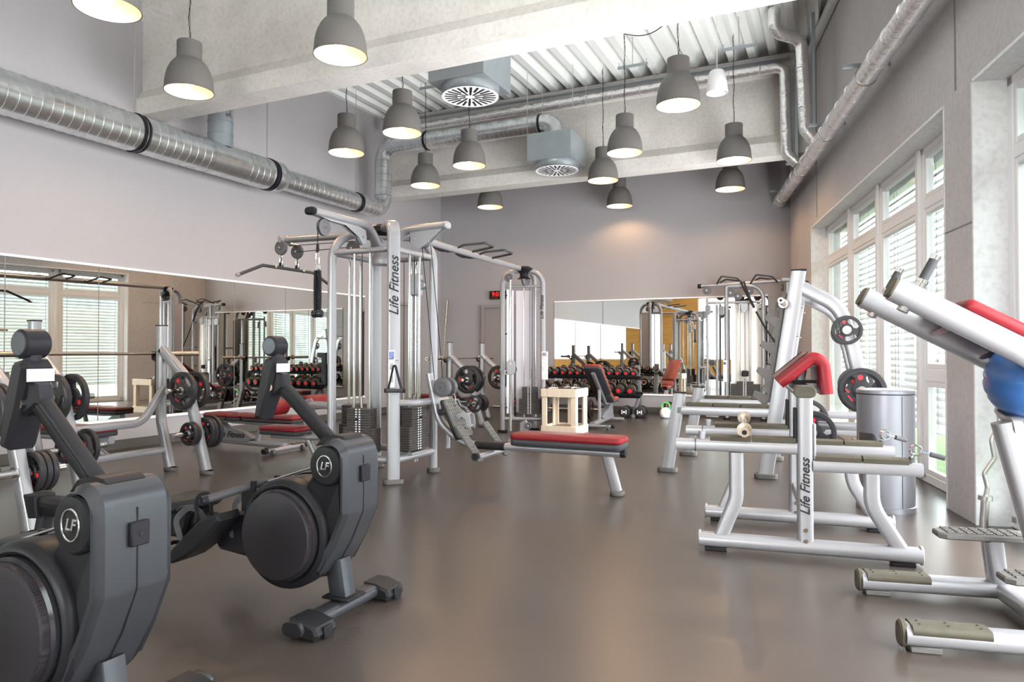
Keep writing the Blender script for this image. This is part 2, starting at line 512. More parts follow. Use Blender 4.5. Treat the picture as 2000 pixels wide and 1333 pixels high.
# trapezoidal metal deck, ribs running away from the camera
def deck():
    pitch, dep = .285, .13
    xs = []; x = XL - .3
    while x < c1.x + .8:
        xs += [(x, 0), (x + .10, 0), (x + .145, dep), (x + .24, dep)]
        x += pitch
    n = len(xs); vs = []; fs = []
    for y in (YR - .2, YB + .2):
        vs += [(p[0], y, HT - .02 + p[1]) for p in xs]
    for i in range(n - 1): fs.append((i, i + 1, n + i + 1, n + i))
    b = MB(); b.v = vs; b.f = fs
    o = b.build('ceiling', M['deck'], smooth=0)
    md = o.modifiers.new('thickness', 'SOLIDIFY'); md.thickness = .004
    struct(o, 'white trapezoidal sheet metal ceiling with deep ribs')
    MB().box(((XL + c1.x) / 2, (YB + YR) / 2, HT + .3), (c1.x - XL + 1.6, YB - YR + .8, .1)).build('roof_slab', M['deck'], o, smooth=0)
deck()

# precast concrete I-girders
def girder(name, y, label):
    prof = [(-.16, 0), (.16, 0), (.16, .20), (.075, .33), (.075, 1.18), (.20, 1.27), (.20, 1.46), (-.20, 1.46), (-.20, 1.27), (-.075, 1.18), (-.075, .33), (-.16, .20)]
    x1 = (pR(0).x + .2045 * (13 - y)) + .05
    L_ = x1 - XL
    m = MX((XL + L_/2, y, 4.0)) @ Matrix(((0, 0, 1, 0), (1, 0, 0, 0), (0, 1, 0, 0), (0, 0, 0, 1)))
    b = MB().prism(prof, L_, m)
    struct(b.build(name, M['beam'], smooth=0), label)
girder('trim_5', 5.93, 'nearest raw concrete roof girder spanning the room')
girder('trim_6', 10.99, 'far raw concrete roof girder in front of the end wall')
girder('trim_7', .87, 'raw concrete roof girder above the camera')
girder('trim_8', -4.2, 'raw concrete roof girder near the front')
# sealing joint where the near girder meets the wall
# steel angle closing the deck along the window wall
MB().box((10.4, -.06, HT - .08), (21, .10, .06)).build('edge_angle', M['deck'], rw, smooth=0)

# baseboards
def bb(name, p0, p1, th=.012, h=.11):
    p0, p1 = Vector(p0), Vector(p1); d = p1 - p0
    o = MB().box((d.length/2, 0, h/2), (d.length, th, h), MX(p0, rz=math.atan2(d.y, d.x))).build(name, M['rubber_gy'], smooth=0)
    struct(o, 'dark rubber skirting')
M['rubber_gy2'] = M['rubber_gy']
bb('baseboard_left', (XL + .007, YR, 0), (XL + .007, YB, 0))
bb('baseboard_back', (-5.75, YB - .007, 0), (-.69, YB - .007, 0))
bb('baseboard_back_corner', (XL, YB - .007, 0), (-6.72, YB - .007, 0))

# ------------------------------------------------------------------ mirrors
def mirror_left():
    t = thing('wall_mirror', 'long frameless mirror of tall panels along the left wall', 'mirror', (XL, 0, .36))
    y0 = -4.69
    for i in range(15):
        MB().box((.006, y0 + i*1.0 + .5, .88), (.010, .989, 1.76)).build('mirror_panel', M['mirror'], t, smooth=0)
    MB().box((.012, y0 + 7.5, -.015), (.03, 15.0, .03)).build('bottom_rail', M['white'], t, smooth=0)
    MB().box((.010, y0 + 7.5, 1.775), (.024, 15.0, .024)).build('top_rail', M['white'], t, smooth=0)
mirror_left()
def mirror_back():
    t = thing('wall_mirror', 'mirror on the end wall behind the dumbbell rack', 'mirror', (-5.05, YB, .36))
    n = 4; w = 1.0
    for i in range(n):
        MB().box((i*w + .5, -.006, .88), (w - .010, .010, 1.76)).build('mirror_panel', M['mirror'], t, smooth=0)
    MB().box((n*w/2, -.012, -.015), (n*w, .03, .03)).build('bottom_rail', M['white'], t, smooth=0)
    MB().box((n*w/2, -.010, 1.775), (n*w, .024, .024)).build('top_rail', M['white'], t, smooth=0)
mirror_back()

# ------------------------------------------------------------------ doors
def door(name, loc, rz, w, h, label):
    t = bpy.data.objects.new(name, None); COL.objects.link(t); t.location = loc; t.rotation_euler = (0, 0, rz)
    struct(t, label)
    for sx in (-1, 1):
        MB().box((sx*(w/2 + .03), -.03, h/2), (.06, .07, h)).build('jamb', M['doorpaint'], t, smooth=0)
    MB().box((0, -.03, h + .03), (w + .12, .07, .06)).build('head', M['doorpaint'], t, smooth=0)
    MB().box((0, -.012, h/2), (w - .01, .03, h - .01)).build('leaf', M['doorpaint'], t, smooth=0)
    hb = MB(); hb.cyl((w/2-.09, -.025, 1.03), (w/2-.09, -.07, 1.03), .012); hb.cyl((w/2-.09, -.07, 1.03), (w/2-.21, -.07, 1.03), .010)
    hb.build('door_handle', M['steel'], t)
door('door_1', (-6.12, YB, 0), 0, .95, 2.05, 'grey painted door under the red clock')
door('door_2', (XL, 11.6, 0), R(90), .95, 2.05, 'grey painted door in the left wall beside the cable tower')

# ------------------------------------------------------------------ windows with outside blinds
def window(idx, s0, s1, near):
    o = bpy.data.objects.new('window_%d' % idx, None); COL.objects.link(o)
    p = pR(s0, .20); o.location = (p.x, p.y, 0); o.rotation_euler = (0, 0, RWA)
    struct(o, ['white framed window bank behind the squat rack', 'white framed window bank at the right edge', 'white framed window bank seen in the mirror'][idx-1])
    Lw = s1 - s0; z0, z1 = .03, WHEAD - .02
    fw, fd = .075, .085
    def bx(name, a, c, za, zb, m=M['upvc'], d=fd, off=0): return MB().box(((a+c)/2, off + d/2, (za+zb)/2), (c-a, d, zb-za), b=.006).build(name, m, o, smooth=0)
    bx('sill', .02, Lw-.02, 0, z0 + .05)
    bx('head', .02, Lw-.02, z1-.06, z1)
    cols = [0.02, 1.44, 2.71, 4.03, Lw - .02]
    for i in range(5):
        c = cols[i]
        if i == 0: bx('mullion', c, c+fw, z0, z1)
        elif i == 4: bx('mullion', c-fw, c, z0, z1)
        else: bx('mullion', c-.10, c+.10, z0, z1); bx('cover_strip', c-.035, c+.035, z0, z1, off=-.025, d=.03)
    for i in range(4):
        a = cols[i] + (.10 if i else fw); c = cols[i+1] - (.10 if i < 3 else fw)
        tr = [(z0+.05, 2.40), (2.49, z1-.06)]
        bx('transom', a, c, 2.40, 2.49)
        if i == 3:
            tr = [(z0+.05, .89), (1.0, 2.40), (2.49, z1-.06)]
            bx('transom', a, c, .89, 1.0)
        for za, zb in tr:
            sw = .045
            s_ = MB()
            for (xa, xb, ya, yb) in ((a, a+sw, za, zb), (c-sw, c, za, zb), (a+sw, c-sw, za, za+sw), (a+sw, c-sw, zb-sw, zb)):
                s_.box(((xa+xb)/2, .03, (ya+yb)/2), (xb-xa, .05, yb-ya), b=.005)
            sash = s_.build('sash', M['white'], o, smooth=0)
            MB().box(((a+c)/2, .035, (za+zb)/2), (c-a-2*sw+.01, .014, zb-za-2*sw+.01)).build('pane', M['glass'], sash, smooth=0)
        if i in (1,):
            hb = MB(); hb.box((a + .02, -.012, 1.15), (.03, .024, .06), b=.004); hb.box((a+.02, -.04, 1.19), (.02, .03, .12), b=.004)
            hb.build('window_handle', M['white'], o)
    return o
def blind(idx, s0, s1, zlow, label):
    p = pR(s0, .42)
    t = thing('venetian_blind', label, 'blind', (p.x, p.y, 0), RWA, 'outside venetian blinds')
    Lw = s1 - s0
    pr = []
    w = .092
    for i in range(5):
        f = i/4 - .5
        pr.append((f*w, .008*(1-4*f*f)))
    pr2 = pr + [(a, b-.0035) for a, b in reversed(pr)]
    me = MB().prism(pr2, Lw - .06, MX((Lw/2, 0, 0), rx=R(50)) @ Matrix(((0, 0, 1, 0), (1, 0, 0, 0), (0, 1, 0, 0), (0, 0, 0, 1)))).mesh('slat', M['slat'], 50)
    z = zlow; k = 0
    while z < WHEAD - .12:
        o = link('slat', me, t, (0, 0, z)); o.rotation_euler = (R(random.uniform(-2, 2)), 0, 0); z += .071
    for x in (.12, Lw*.22, Lw*.30, Lw*.5, Lw*.52, Lw*.74, Lw*.80, Lw-.12):
        MB().box((x, -.035, (zlow + WHEAD)/2 - .03), (.006, .002, WHEAD - zlow - .06)).build('ladder_cord', M['rubber_gy'], t, smooth=0)
    MB().box((Lw/2, 0, zlow - .05), (Lw-.06, .05, .025), b=.006).build('bottom_bar', M['slat'], t, smooth=0)
    MB().box((Lw/2, 0, WHEAD - .04), (Lw-.02, .10, .12)).build('head_box', M['white'], t, smooth=0)
for i, (a, b_) in enumerate(OPEN):
    window(i+1, a, b_, i)
BL = ['white slatted blind outside the window behind the squat rack', 'white slatted blind outside the window at the right edge', 'white slatted blind outside the window reflected at far left']
for i, (a, b_) in enumerate(OPEN):
    blind(i, a, b_, .45, BL[i])
# ================================================================== LAMPS, DUCTS, PIPES
LAMP_E = 34
def make_lamp_meshes():
    out = [(.016, .505), (.118, .500), (.120, .490), (.120, .325), (.124, .318), (.150, .295), (.180, .255), (.208, .195), (.226, .125), (.233, .06), (.236, .0), (.240, -.004), (.240, -.012), (.236, -.012)]
    inn = [(.233, -.010), (.230, .0), (.227, .06), (.220, .125), (.202, .193), (.175, .250), (.146, .288), (.11, .31), (.0, .31)]
    shade = MB().lathe(out, 40, close=False).mesh('shade', M['lampgrey'], 30)
    lining = MB().lathe(inn, 40, close=False).mesh('shade_lining', M['lampwhite'], 40)
    bulb = MB().lathe([(.0, .045), (.03, .05), (.052, .075), (.06, .11), (.05, .15), (.03, .19), (.022, .23), (.022, .30), (0, .30)], 20, close=False).mesh('bulb', M['bulb'], 60)
    return shade, lining, bulb
LM = make_lamp_meshes()
def pendant(x, y, z, label, energy=LAMP_E):
    t = thing('pendant_lamp', label, 'lamp', (x, y, z), 0, 'grey bell pendant lamps')
    link('shade', LM[0], t); link('shade_lining', LM[1], t); link('bulb', LM[2], t)
    # chain and twisted cable up to the deck
    ph_ = (x - (XL - .3)) % .285
    top = (HT + .10 if .13 < ph_ < .255 else HT - .02) - z
    c = MB(); n = max(4, int((top - .5) / .07))
    for i in range(n):
        za = .505 + (top - .505) * i / n; zb = .505 + (top - .505) * (i + 1) / n + .004
        zc = (za + zb) / 2; hh = (zb - za) / 2
        ring = [(.008*math.cos(a)*(1 if i % 2 else 0), .008*math.cos(a)*(0 if i % 2 else 1), zc + hh*math.sin(a)) for a in [2*PI*k/6 for k in range(6)]]
        c.sweep(ring, sec_circ(.0022, 4), closed=True)
    c.build('chain', M['black'], t)
    w = MB(); pts = [(.011*math.sin(i*1.3), .011*math.cos(i*1.3), .505 + (top-.505)*i/14) for i in range(15)]
    w.sweep(pts, sec_circ(.0035, 5)); w.build('cable', M['black'], t)
    d = bpy.data.lights.new('pendant_light', 'SPOT'); d.energy = energy; d.shadow_soft_size = .05; d.spot_size = R(150); d.spot_blend = .45; d.color = (1.0, .60, .31)
    o = bpy.data.objects.new('pendant_light', d); COL.objects.link(o); o.parent = t; o.location = (0, 0, .015)
    return t
LAMPS = [(-5.11, 3.60, 'grey bell pendant lamp cut off by the top left edge'),
 (-5.99, 5.11, 'grey bell pendant lamp in front of the near concrete girder, above the big duct'),
 (-4.02, 5.05, 'large grey bell pendant lamp at top, left of the round ceiling vent'),
 (-5.93, 7.58, 'grey bell pendant lamp near the left wall, right above the duct reducer'),
 (-4.77, 7.17, 'grey bell pendant lamp in front of the duct elbow'),
 (-5.95, 9.61, 'small grey bell pendant lamp just right of the vertical duct riser'),
 (-4.74, 8.84, 'grey bell pendant lamp hanging beneath the foil-wrapped cross pipe'),
 (-5.75, 11.54, 'grey bell pendant lamp half hidden by the far girder, left one'),
 (-3.26, 10.48, 'grey bell pendant lamp right of the farther square vent box'),
 (-3.56, 12.45, 'small grey bell pendant lamp before the end wall, centre'),
 (-2.54, 9.14, 'grey bell pendant lamp at centre right with long chain'),
 (-1.52, 7.61, 'largest grey bell pendant lamp on the right side beside the white one'),
 (-1.26, 10.15, 'grey bell pendant lamp under the white lamp, upper of an overlapping pair'),
 (-1.54, 11.91, 'grey bell pendant lamp behind another, lower of an overlapping pair')]
for x, y, lb in LAMPS: pendant(x, y, 3.82, lb)
# unlit white pendant
def white_lamp():
    p = (-1.26, 8.62, 4.25)
    t = thing('pendant_lamp', 'small white bell pendant lamp, unlit', 'lamp', p)
    MB().lathe([(.02, .27), (.075, .265), (.09, .25), (.115, .12), (.128, .0), (.124, -.004), (.112, .12), (.088, .24), (0, .25)], 28, close=False).build('shade', M['white'], t)
    w = MB(); w.cyl((0, 0, .265), (0, 0, HT - p[2] - .02), .004, n=6); w.build('cable', M['white'], t)
white_lamp()

def ribbed(r, L_, pitch=.10, rib=.006, n=36):
    """profile of a spiral-seam duct length along z"""
    prof = []; z = 0
    while z < L_ - 1e-4:
        z2 = min(z + pitch, L_)
        prof += [(r, z + .004), (r + rib, z + .008), (r + rib, z + .016), (r, z + .020), (r, z2)]
        z = z2
    return prof
def elbow(b, c, r, R_, a0, a1, M_, n=28, seg=5):
    # segmented lobster-back bend in the local xz plane around c
    vs = []; fs = []
    for i in range(seg + 1):
        a = a0 + (a1 - a0) * i / seg
        for k in range(n):
            p = 2*PI*k/n
            rr = R_ + r * math.cos(p)
            vs.append((c[0] + rr*math.cos(a), c[1] + r*math.sin(p), c[2] + rr*math.sin(a)))
    for i in range(seg):
        for k in range(n):
            q = (k+1) % n
            fs.append((i*n+k, i*n+q, (i+1)*n+q, (i+1)*n+k))
    b.add(vs, fs, M_)
def ring(b, M_, r, w=.03, t=.012):
    b.lathe([(r, -w/2), (r+t, -w/2), (r+t, w/2), (r, w/2)], 36, M_, close=False)

def big_duct():
    X, Z = -7.2, 3.63
    t = thing('spiral_duct', 'big galvanised spiral duct along the left wall with riser to the cross branch', 'duct', (X, 0, Z))
    Y = MX(rx=R(-90))                       # local z -> +Y
    def run(y0, y1, r, name='duct_section'):
        MB().lathe(ribbed(r, y1 - y0, .105), 40, MX((0, y0, 0)) @ Y, close=False).build(name, M['galv'], t, 25)
    run(-7.5, 5.47, .21); run(5.47, 6.38, .21)
    MB().lathe([(.212, 0), (.212, .60)], 40, MX((0, 6.38, 0)) @ Y, close=False).build('tee_collar', M['galv'], t)
    run(6.98, 7.55, .21)
    MB().lathe([(.21, 0), (.216, .02), (.216, .10), (.15, .22)], 40, MX((0, 7.55, 0)) @ Y, close=False).build('reducer', M['galv'], t)
    run(7.75, 9.98, .148)
    cr = MB()
    for y, r in ((5.40, .212), (7.45, .214), (9.45, .15)):
        ring(cr, MX((0, y, 0)) @ Y, r, .035); ring(cr, MX((0, y + .05, 0)) @ Y, r, .02, .008)
        o = cr.build('clamp_ring', M['charcoal'], t); cr = MB()
        rod = MB(); rod.cyl((0, y, r), (0, y, HT - Z), .006, n=6); rod.build('hanger_rod', M['steel'], t)
    # vertical branch up through the near bay
    br = MB(); br.lathe(ribbed(.155, 1.55, .16), 32, MX((0, 6.63, .15)), close=False); br.build('branch', M['galvbox'], t, 25)
    dm = MB(); dm.cyl((.15, 6.60, .55), (.21, 6.60, .55), .02); dm.box((.22, 6.60, .56), (.02, .03, .10)); dm.build('damper_handle', M['steel'], t)
    # end elbow, riser, top elbow, cross duct towards the right
    EM = MX((0, 9.98, 0), rz=R(90))
    e = MB(); elbow(e, (0, 0, .25), .148, .25, -PI/2, 0, EM); e.build('elbow', M['galv'], t, 25)
    MB().lathe(ribbed(.148, .62, .12), 32, MX((0, 10.23, .25)), close=False).build('riser', M['galv'], t, 25)
    e = MB(); elbow(e, (.25, 0, 0), .148, .25, PI, PI/2, MX((0, 10.23, .87))); e.build('elbow', M['galv'], t, 25)
    XM = MX((.25, 10.23, 1.12), ry=R(90))
    MB().lathe(ribbed(.148, 2.80, .085), 32, XM, close=False).build('cross_duct', M['galv'], t, 25)
    for xx in (.9, 3.0):
        cr = MB(); ring(cr, MX((xx, 10.23, 1.12), ry=R(90)), .15, .03); cr.build('clamp_ring', M['charcoal'], t)
    e = MB(); elbow(e, (3.05, 0, -.22), .148, .22, PI/2, 0, MX((0, 10.23, 1.12))); e.build('elbow', M['galv'], t, 25)
    MB().lathe(ribbed(.148, .22, .08), 32, MX((3.27, 10.23, .70)), close=False).build('drop', M['galv'], t, 25)
big_duct()

def vent(loc, label, hbox, w=.72):
    t = thing('ceiling_vent', label, 'vent', loc, 0, 'swirl vents in galvanised boxes')
    MB().box((0, 0, .10 + hbox/2), (w, w, hbox), b=.006).build('plenum_box', M['galvbox'], t, smooth=0)
    MB().lathe([(.31, .02), (.34, .06), (.345, .10), (.30, .10)], 40, close=False).build('neck', M['galvbox'], t)
    MB().lathe([(0, .012), (.31, .012), (.335, .004), (.335, -.004), (.31, 0), (0, 0)], 48, close=False).build('face_plate', M['white'], t)
    for k in range(12):
        for q, (r0, r1, off) in enumerate(((.06, .165, 0), (.155, .30, .5))):
            for s in range(1 if q == 0 else 2):
                a = 2*PI*(k + off*(q == 1) + .5*s)/12
                MB().box(((r0+r1)/2, 0, -.0015), (r1-r0, .020 if q == 0 else .024, .004), MX(rz=a)).build('slot', M['black'], t, smooth=0)
    for sx in (-1, 1):
        rod = MB()
        for sy in (-1, 1): rod.cyl((sx*(w/2+.012), sy*(w/2-.05), .10 + hbox), (sx*(w/2+.012), sy*(w/2-.05), HT - loc[2] - .02), .005, n=6)
        rod.build('hanger_rod', M['steel'], t)
vent((-3.88, 7.26, 4.15), 'round swirl vent in a galvanised box below the near bay ceiling', .48)
vent((-3.93, 10.23, 3.98), 'round swirl vent in a galvanised box hung from the cross duct elbow', .42)

# foil wrapped pipes
def foil_pipe(name, label, pts, r, fil=.12):
    t = thing(name, label, 'pipe', pts[0])
    o0 = Vector(pts[0])
    P = [Vector(p) - o0 for p in pts]
    b = MB(); b.sweep(P, sec_circ(r, 18), fil=fil); b.build('foil_jacket', M['foil'], t, 60)
    # tape bands
    F = fillet(P, fil)
    acc = 0
    for i in range(len(F)-1):
        seg = (F[i+1]-F[i]); L_ = seg.length
        if L_ < .3: continue
        n = int(L_/.42)
        for k in range(n):
            q = F[i] + seg*((k+.5)/n)
            bb_ = MB(); bb_.lathe([(r*.99, -.02), (r*1.07, -.012), (r*1.07, .012), (r*.99, .02)], 18, axisM(q, seg), close=False); bb_.build('tape_band', M['foil'], t)
    return t
def rp(s, off, z):
    p = pR(s, off); return (p.x, p.y, z)
foil_pipe('foil_pipe', 'long foil-wrapped pipe running along the window wall', [rp(.02, -.2, 3.72), rp(20.5, -.2, 3.72)], .095)
foil_pipe('foil_pipe', 'foil-wrapped pipe crossing below the ceiling and dropping to the wall pipe, nearer the end wall', [(-7.3, 10.62, 5.14), (-.62, 10.62, 5.20), (-.60, 10.60, 3.95), (-.46, 10.62, 3.80)], .075)
foil_pipe('foil_pipe', 'foil-wrapped pipe with an offset bend near the ceiling corner', [(-.66, 9.3, 5.44), (-.66, 9.3, 5.15), (-.36, 9.55, 5.1), (-.32, 9.55, 3.95), (-.20, 9.55, 3.78)], .075)

# steel struts and trays
def strut(label, p0, p1, w=.04, h=.03, name='cable_tray'):
    p0, p1 = Vector(p0), Vector(p1)
    t = MB().sweep([Vector((0, 0, 0)), p1-p0], sec_rr(w, h, .004, 1)).build(name, M['greysteel'], None, 30)
    t.location = p0
    return tag(t, label, 'cable tray')
strut('thin grey cable tray above the crossing foil pipe', (-7.4, 10.72, 5.36), (-.55, 10.72, 5.36), .10, .02)
strut('grey steel strut standing beside the dropping foil pipe', (-.47, 10.66, 5.42), (-.47, 10.66, 3.85), .045, .03, 'steel_strut')
strut('grey steel strut standing by the offset foil pipe', (-.22, 9.62, 5.45), (-.22, 9.62, 3.85), .045, .03, 'steel_strut')
for k, (x, y, lb) in enumerate(((-5.4, 8.9, 'small grey bracket rail under the ceiling on the left'), (-2.5, 9.4, 'small grey bracket rail under the ceiling at centre'), (-1.1, 9.4, 'small grey bracket rail under the ceiling on the right'))):
    t = thing('ceiling_bracket', lb, 'bracket', (x, y, 5.08))
    b = MB(); b.box((0, 0, 0), (.42, .035, .03)); b.build('rail', M['greysteel'], t, smooth=0)
    b = MB(); b.cyl((0, 0, .01), (0, 0, HT-5.08-.02), .007, n=6); b.build('rod', M['steel'], t)
    for sx in (-.19, .19):
        b = MB(); b.cyl((sx, 0, -.03), (sx, 0, .07), .006, n=6); b.build('bolt', M['steel'], t)
for i in range(6):
    p = rp(.55 + i*1.75, -.2, 3.72)
    t = thing('pipe_bracket', 'small grey bracket holding the wall pipe, number %s from the end wall' % ['one', 'two', 'three', 'four', 'five', 'six'][i], 'bracket', p, RWA)
    MB().box((0, 0, .10), (.035, .40, .03)).build('arm', M['greysteel'], t, smooth=0)
    MB().lathe([(.096, -.012), (.103, -.012), (.103, .012), (.096, .012)], 20, MX(ry=R(90)), close=False).build('clip', M['steel'], t)
# loose cable sagging under the deck
b = MB(); b.sweep([(-2.54 + 1.05*i/12, 9.14 - .8*i/12, 5.42 - .22*math.sin(PI*i/12)) for i in range(13)], sec_circ(.006, 6))
tag(b.build('loose_cable', M['black']), 'thin black cable sagging under the ceiling ribs', 'cable')
# ================================================================== SHARED EQUIPMENT PARTS
OV = sec_rr(.07, .115, .03, 4)       # wide flat-sided frame tube
OV2 = sec_rr(.10, .06, .029, 4)
RT = lambda r, n=16: sec_circ(r, n)
def foot(t, x, y, rz=0, w=.15, d=.09, h=.035, m='rubber_gy'):
    return MB().prism(sec_rr(w, d, d*.38, 4), h, MX((x, y, h/2), rz=rz), b=.006).build('foot', M[m], t)
def pulley(t, loc, d, r=.058, name='pulley', m='pulley', w=.035):
    p = MB()
    p.lathe([(0, -w/2), (r*.55, -w/2), (r*.62, -w/2-.004), (r*.95, -w/2), (r, -w/2+.006), (r*.9, -.004), (r*.9, .004), (r, w/2-.006), (r*.95, w/2), (r*.62, w/2+.004), (r*.55, w/2), (0, w/2)], 28, axisM(loc, d), close=False)
    o = p.build(name, M[m], t, 30)
    d = Vector(d).normalized()
    q = MB(); q.cyl(Vector(loc) - d*(w/2+.012), Vector(loc) + d*(w/2+.012), .009, n=10); q.build('axle', M['chrome'], o)
    return o
def cable(t, pts, r=.004, name='cable', m='black'):
    b = MB(); b.sweep(pts, sec_circ(r, 6)); return b.build(name, M[m], t)
def pad_mesh(w, l, h, m, rad=.05, bev=.02):
    return MB().prism(sec_rr(w, l, rad, 5), h, None, b=bev).mesh('pad', M[m], 50)
def padded(t, name, w, l, M_, m='red', h=.06, hb=.028, rad=.05):
    """vinyl pad: coloured top and black underside"""
    o = MB().prism(sec_rr(w, l, rad, 5), h, M_ @ MX((0, 0, hb + h/2)), b=.02).build(name, M[m], t, 50)
    MB().prism(sec_rr(w-.006, l-.006, rad, 5), hb + .012, M_ @ MX((0, 0, hb/2 + .006)), b=.006).build('pad_base', M['blackvinyl'], o, 50)
    return o
_stack_cache = {}
def weight_stack(t, cx, cy, rz, zb=.26, n=18, ph=.0215, wide=.33, narrow=.245, split=10, d=.115, ztop=2.04, rods=True):
    """one selector stack: plates are parts of their own"""
    key = (wide, narrow, d, ph)
    if key not in _stack_cache:
        _stack_cache[key] = (MB().box((0, 0, 0), (wide, d, ph*.93), b=.003).mesh('weight_plate', M['stackplate'], 0),
                             MB().box((0, 0, 0), (narrow, d, ph*.93), b=.003).mesh('weight_plate', M['stackplate'], 0),
                             MB().box((-.018, 0, 0), (.016, .002, ph*.5)).box((.018, 0, 0), (.016, .002, ph*.5)).mesh('number_label', M['label'], 0),
                             MB().cyl((0, .001, 0), (0, -.001, 0), .005, n=8).mesh('pin_hole', M['print'], 0))
    A, B, Lb, Hm = _stack_cache[key]
    for i in range(n):
        o = link('weight_plate', A if i < split else B, t, (cx, cy, zb + ph*(i+.5))); o.rotation_euler = (0, 0, rz)
        q = link('number_label', Lb, o, (0, -d/2 - .001, 0))
        link('pin_hole', Hm, o, (0, -d/2 - .001, 0))
    RM = MX((cx, cy, 0), rz=rz)
    zt = zb + ph*n
    if rods:
        for sx in (-.085, .085):
            MB().cyl((sx, 0, zb-.06), (sx, 0, ztop), .0125, n=12, M=RM).build('guide_rod', M['chrome'], t)
    MB().cyl((0, 0, zt), (0, 0, zt + .10), .012, n=10, M=RM).build('selector_stem', M['steel'], t)
    cable(t, [RM @ Vector((0, 0, zt+.1)), RM @ Vector((0, 0, ztop))])
    pin = MB(); pin.cyl((0, -d/2, zb+ph*(split+3.5)), (0, -d/2-.03, zb+ph*(split+3.5)), .008, n=10, M=RM); pin.build('selector_pin', M['black'], t)
def hook(t, loc, L_=.11, m='chrome'):
    """carabiner link hanging down from loc"""
    x, y, z = loc
    ring = [(x + .016*math.sin(a), y, z - L_/2 + L_/2*math.cos(a)) for a in [2*PI*k/14 for k in range(14)]]
    b = MB(); b.sweep(ring, sec_circ(.0045, 6), closed=True); return b.build('carabiner', M[m], t)
def logo(t, M_, size=.13, m='print'):
    return text('lettering', 'Life Fitness', size, M[m], t, M_, shear=.35, bold=.0012)

# ------------------------------------------------------------------ weight plates and bars
_pl = {}
def plate_meshes(Rr, th):
    if (Rr, th) in _pl: return _pl[(Rr, th)]
    b = MB()
    b.lathe([(Rr*.80, -th/2), (Rr*.96, -th/2), (Rr, -th/2+.005), (Rr, th/2-.005), (Rr*.96, th/2), (Rr*.80, th/2), (Rr*.77, th/2-.008), (Rr*.77, -th/2+.008), (Rr*.80, -th/2)], 36, None, close=False)
    b.lathe([(.026, -th*.40), (Rr*.40, -th*.40), (Rr*.44, -th*.28), (Rr*.44, th*.28), (Rr*.40, th*.40), (.026, th*.40), (.026, -th*.40)], 28, None, close=False)
    for k in range(3):
        a = 2*PI*k/3 + PI/2
        w0, w1 = .62, .42          # angular half widths at hub and rim
        poly = [(Rr*.40*math.cos(a-w0), Rr*.40*math.sin(a-w0)), (Rr*.60*math.cos(a-w1*.85), Rr*.60*math.sin(a-w1*.85)), (Rr*.79*math.cos(a-w1*1.2), Rr*.79*math.sin(a-w1*1.2)),
                (Rr*.81*math.cos(a), Rr*.81*math.sin(a)),
                (Rr*.79*math.cos(a+w1*1.2), Rr*.79*math.sin(a+w1*1.2)), (Rr*.60*math.cos(a+w1*.85), Rr*.60*math.sin(a+w1*.85)), (Rr*.40*math.cos(a+w0), Rr*.40*math.sin(a+w0))]
        b.prism(poly, th*.62, None)
    disc = b.mesh('weight_plate', M['rubber'], 35)
    bush = MB().lathe([(.025, -th*.46), (.036, -th*.46), (.036, th*.46), (.025, th*.46)], 20, None, close=False).mesh('bushing', M['steel'], 40)
    bd = MB()
    bd.cyl((0, Rr*.58, -th*.34), (0, Rr*.58, th*.34), Rr*.11, n=16)
    badge = bd.mesh('badge', M['redmark'], 40)
    st = MB()
    st.box((0, Rr*.60, 0), (Rr*.30, Rr*.05, th*.68), MX(rz=2*PI/3))
    stripe = st.mesh('stripe', M['redmark'], 0)
    _pl[(Rr, th)] = (disc, bush, badge, stripe)
    return _pl[(Rr, th)]
def plate(loc, d, Rr, th, label, group=None, spin=0):
    disc, bush, badge, stripe = plate_meshes(Rr, th)
    o = link('weight_plate', disc)
    q = Vector(d).normalized().to_track_quat('Z', 'Y').to_matrix().to_4x4() @ Matrix.Rotation(spin, 4, 'Z')
    o.matrix_world = Matrix.Translation(Vector(loc)) @ q
    tag(o, label, 'weight plate', group)
    link('bushing', bush, o); link('badge', badge, o); link('stripe', stripe, o)
    return o
def plates_on_peg(p0, d, specs, where, group):
    """p0: where the first plate may start on the peg; d: outwards; specs: [(radius, thickness, word)]"""
    d = Vector(d).normalized(); x = 0; p0 = Vector(p0)
    for k, (Rr, th, w) in enumerate(specs):
        plate(p0 + d*(x + th/2), d, Rr, th, '%s grip plate %s' % (w, where), group, spin=random.uniform(0, 2))
        x += th + .006
def peg(t, p0, d, L_=.25, r=.024):
    d = Vector(d).normalized(); p0 = Vector(p0)
    b = MB(); b.cyl(p0, p0 + d*L_, r, n=16); b.cyl(p0, p0 + d*.012, r*1.9, n=16)
    o = b.build('plate_peg', M['chrome'], t)
    return o
def barbell(loc, rz, label, rot=None, m='brass', half=1.1):
    t = thing('barbell', label, 'barbell', loc, rz)
    if rot is not None: t.rotation_euler = rot
    MB().cyl((-half+.43, 0, 0), (half-.43, 0, 0), .014, n=14).build('shaft', M[m], t)
    for s in (-1, 1):
        b = MB(); b.cyl((s*(half-.43), 0, 0), (s*half, 0, 0), .025, n=18); b.cyl((s*(half-.45), 0, 0), (s*(half-.415), 0, 0), .04, n=20)
        o = b.build('sleeve', M[m], t)
        MB().cyl((s*half, 0, 0), (s*(half+.004), 0, 0), .012, n=12).build('end_cap', M['black'], o)
    return t

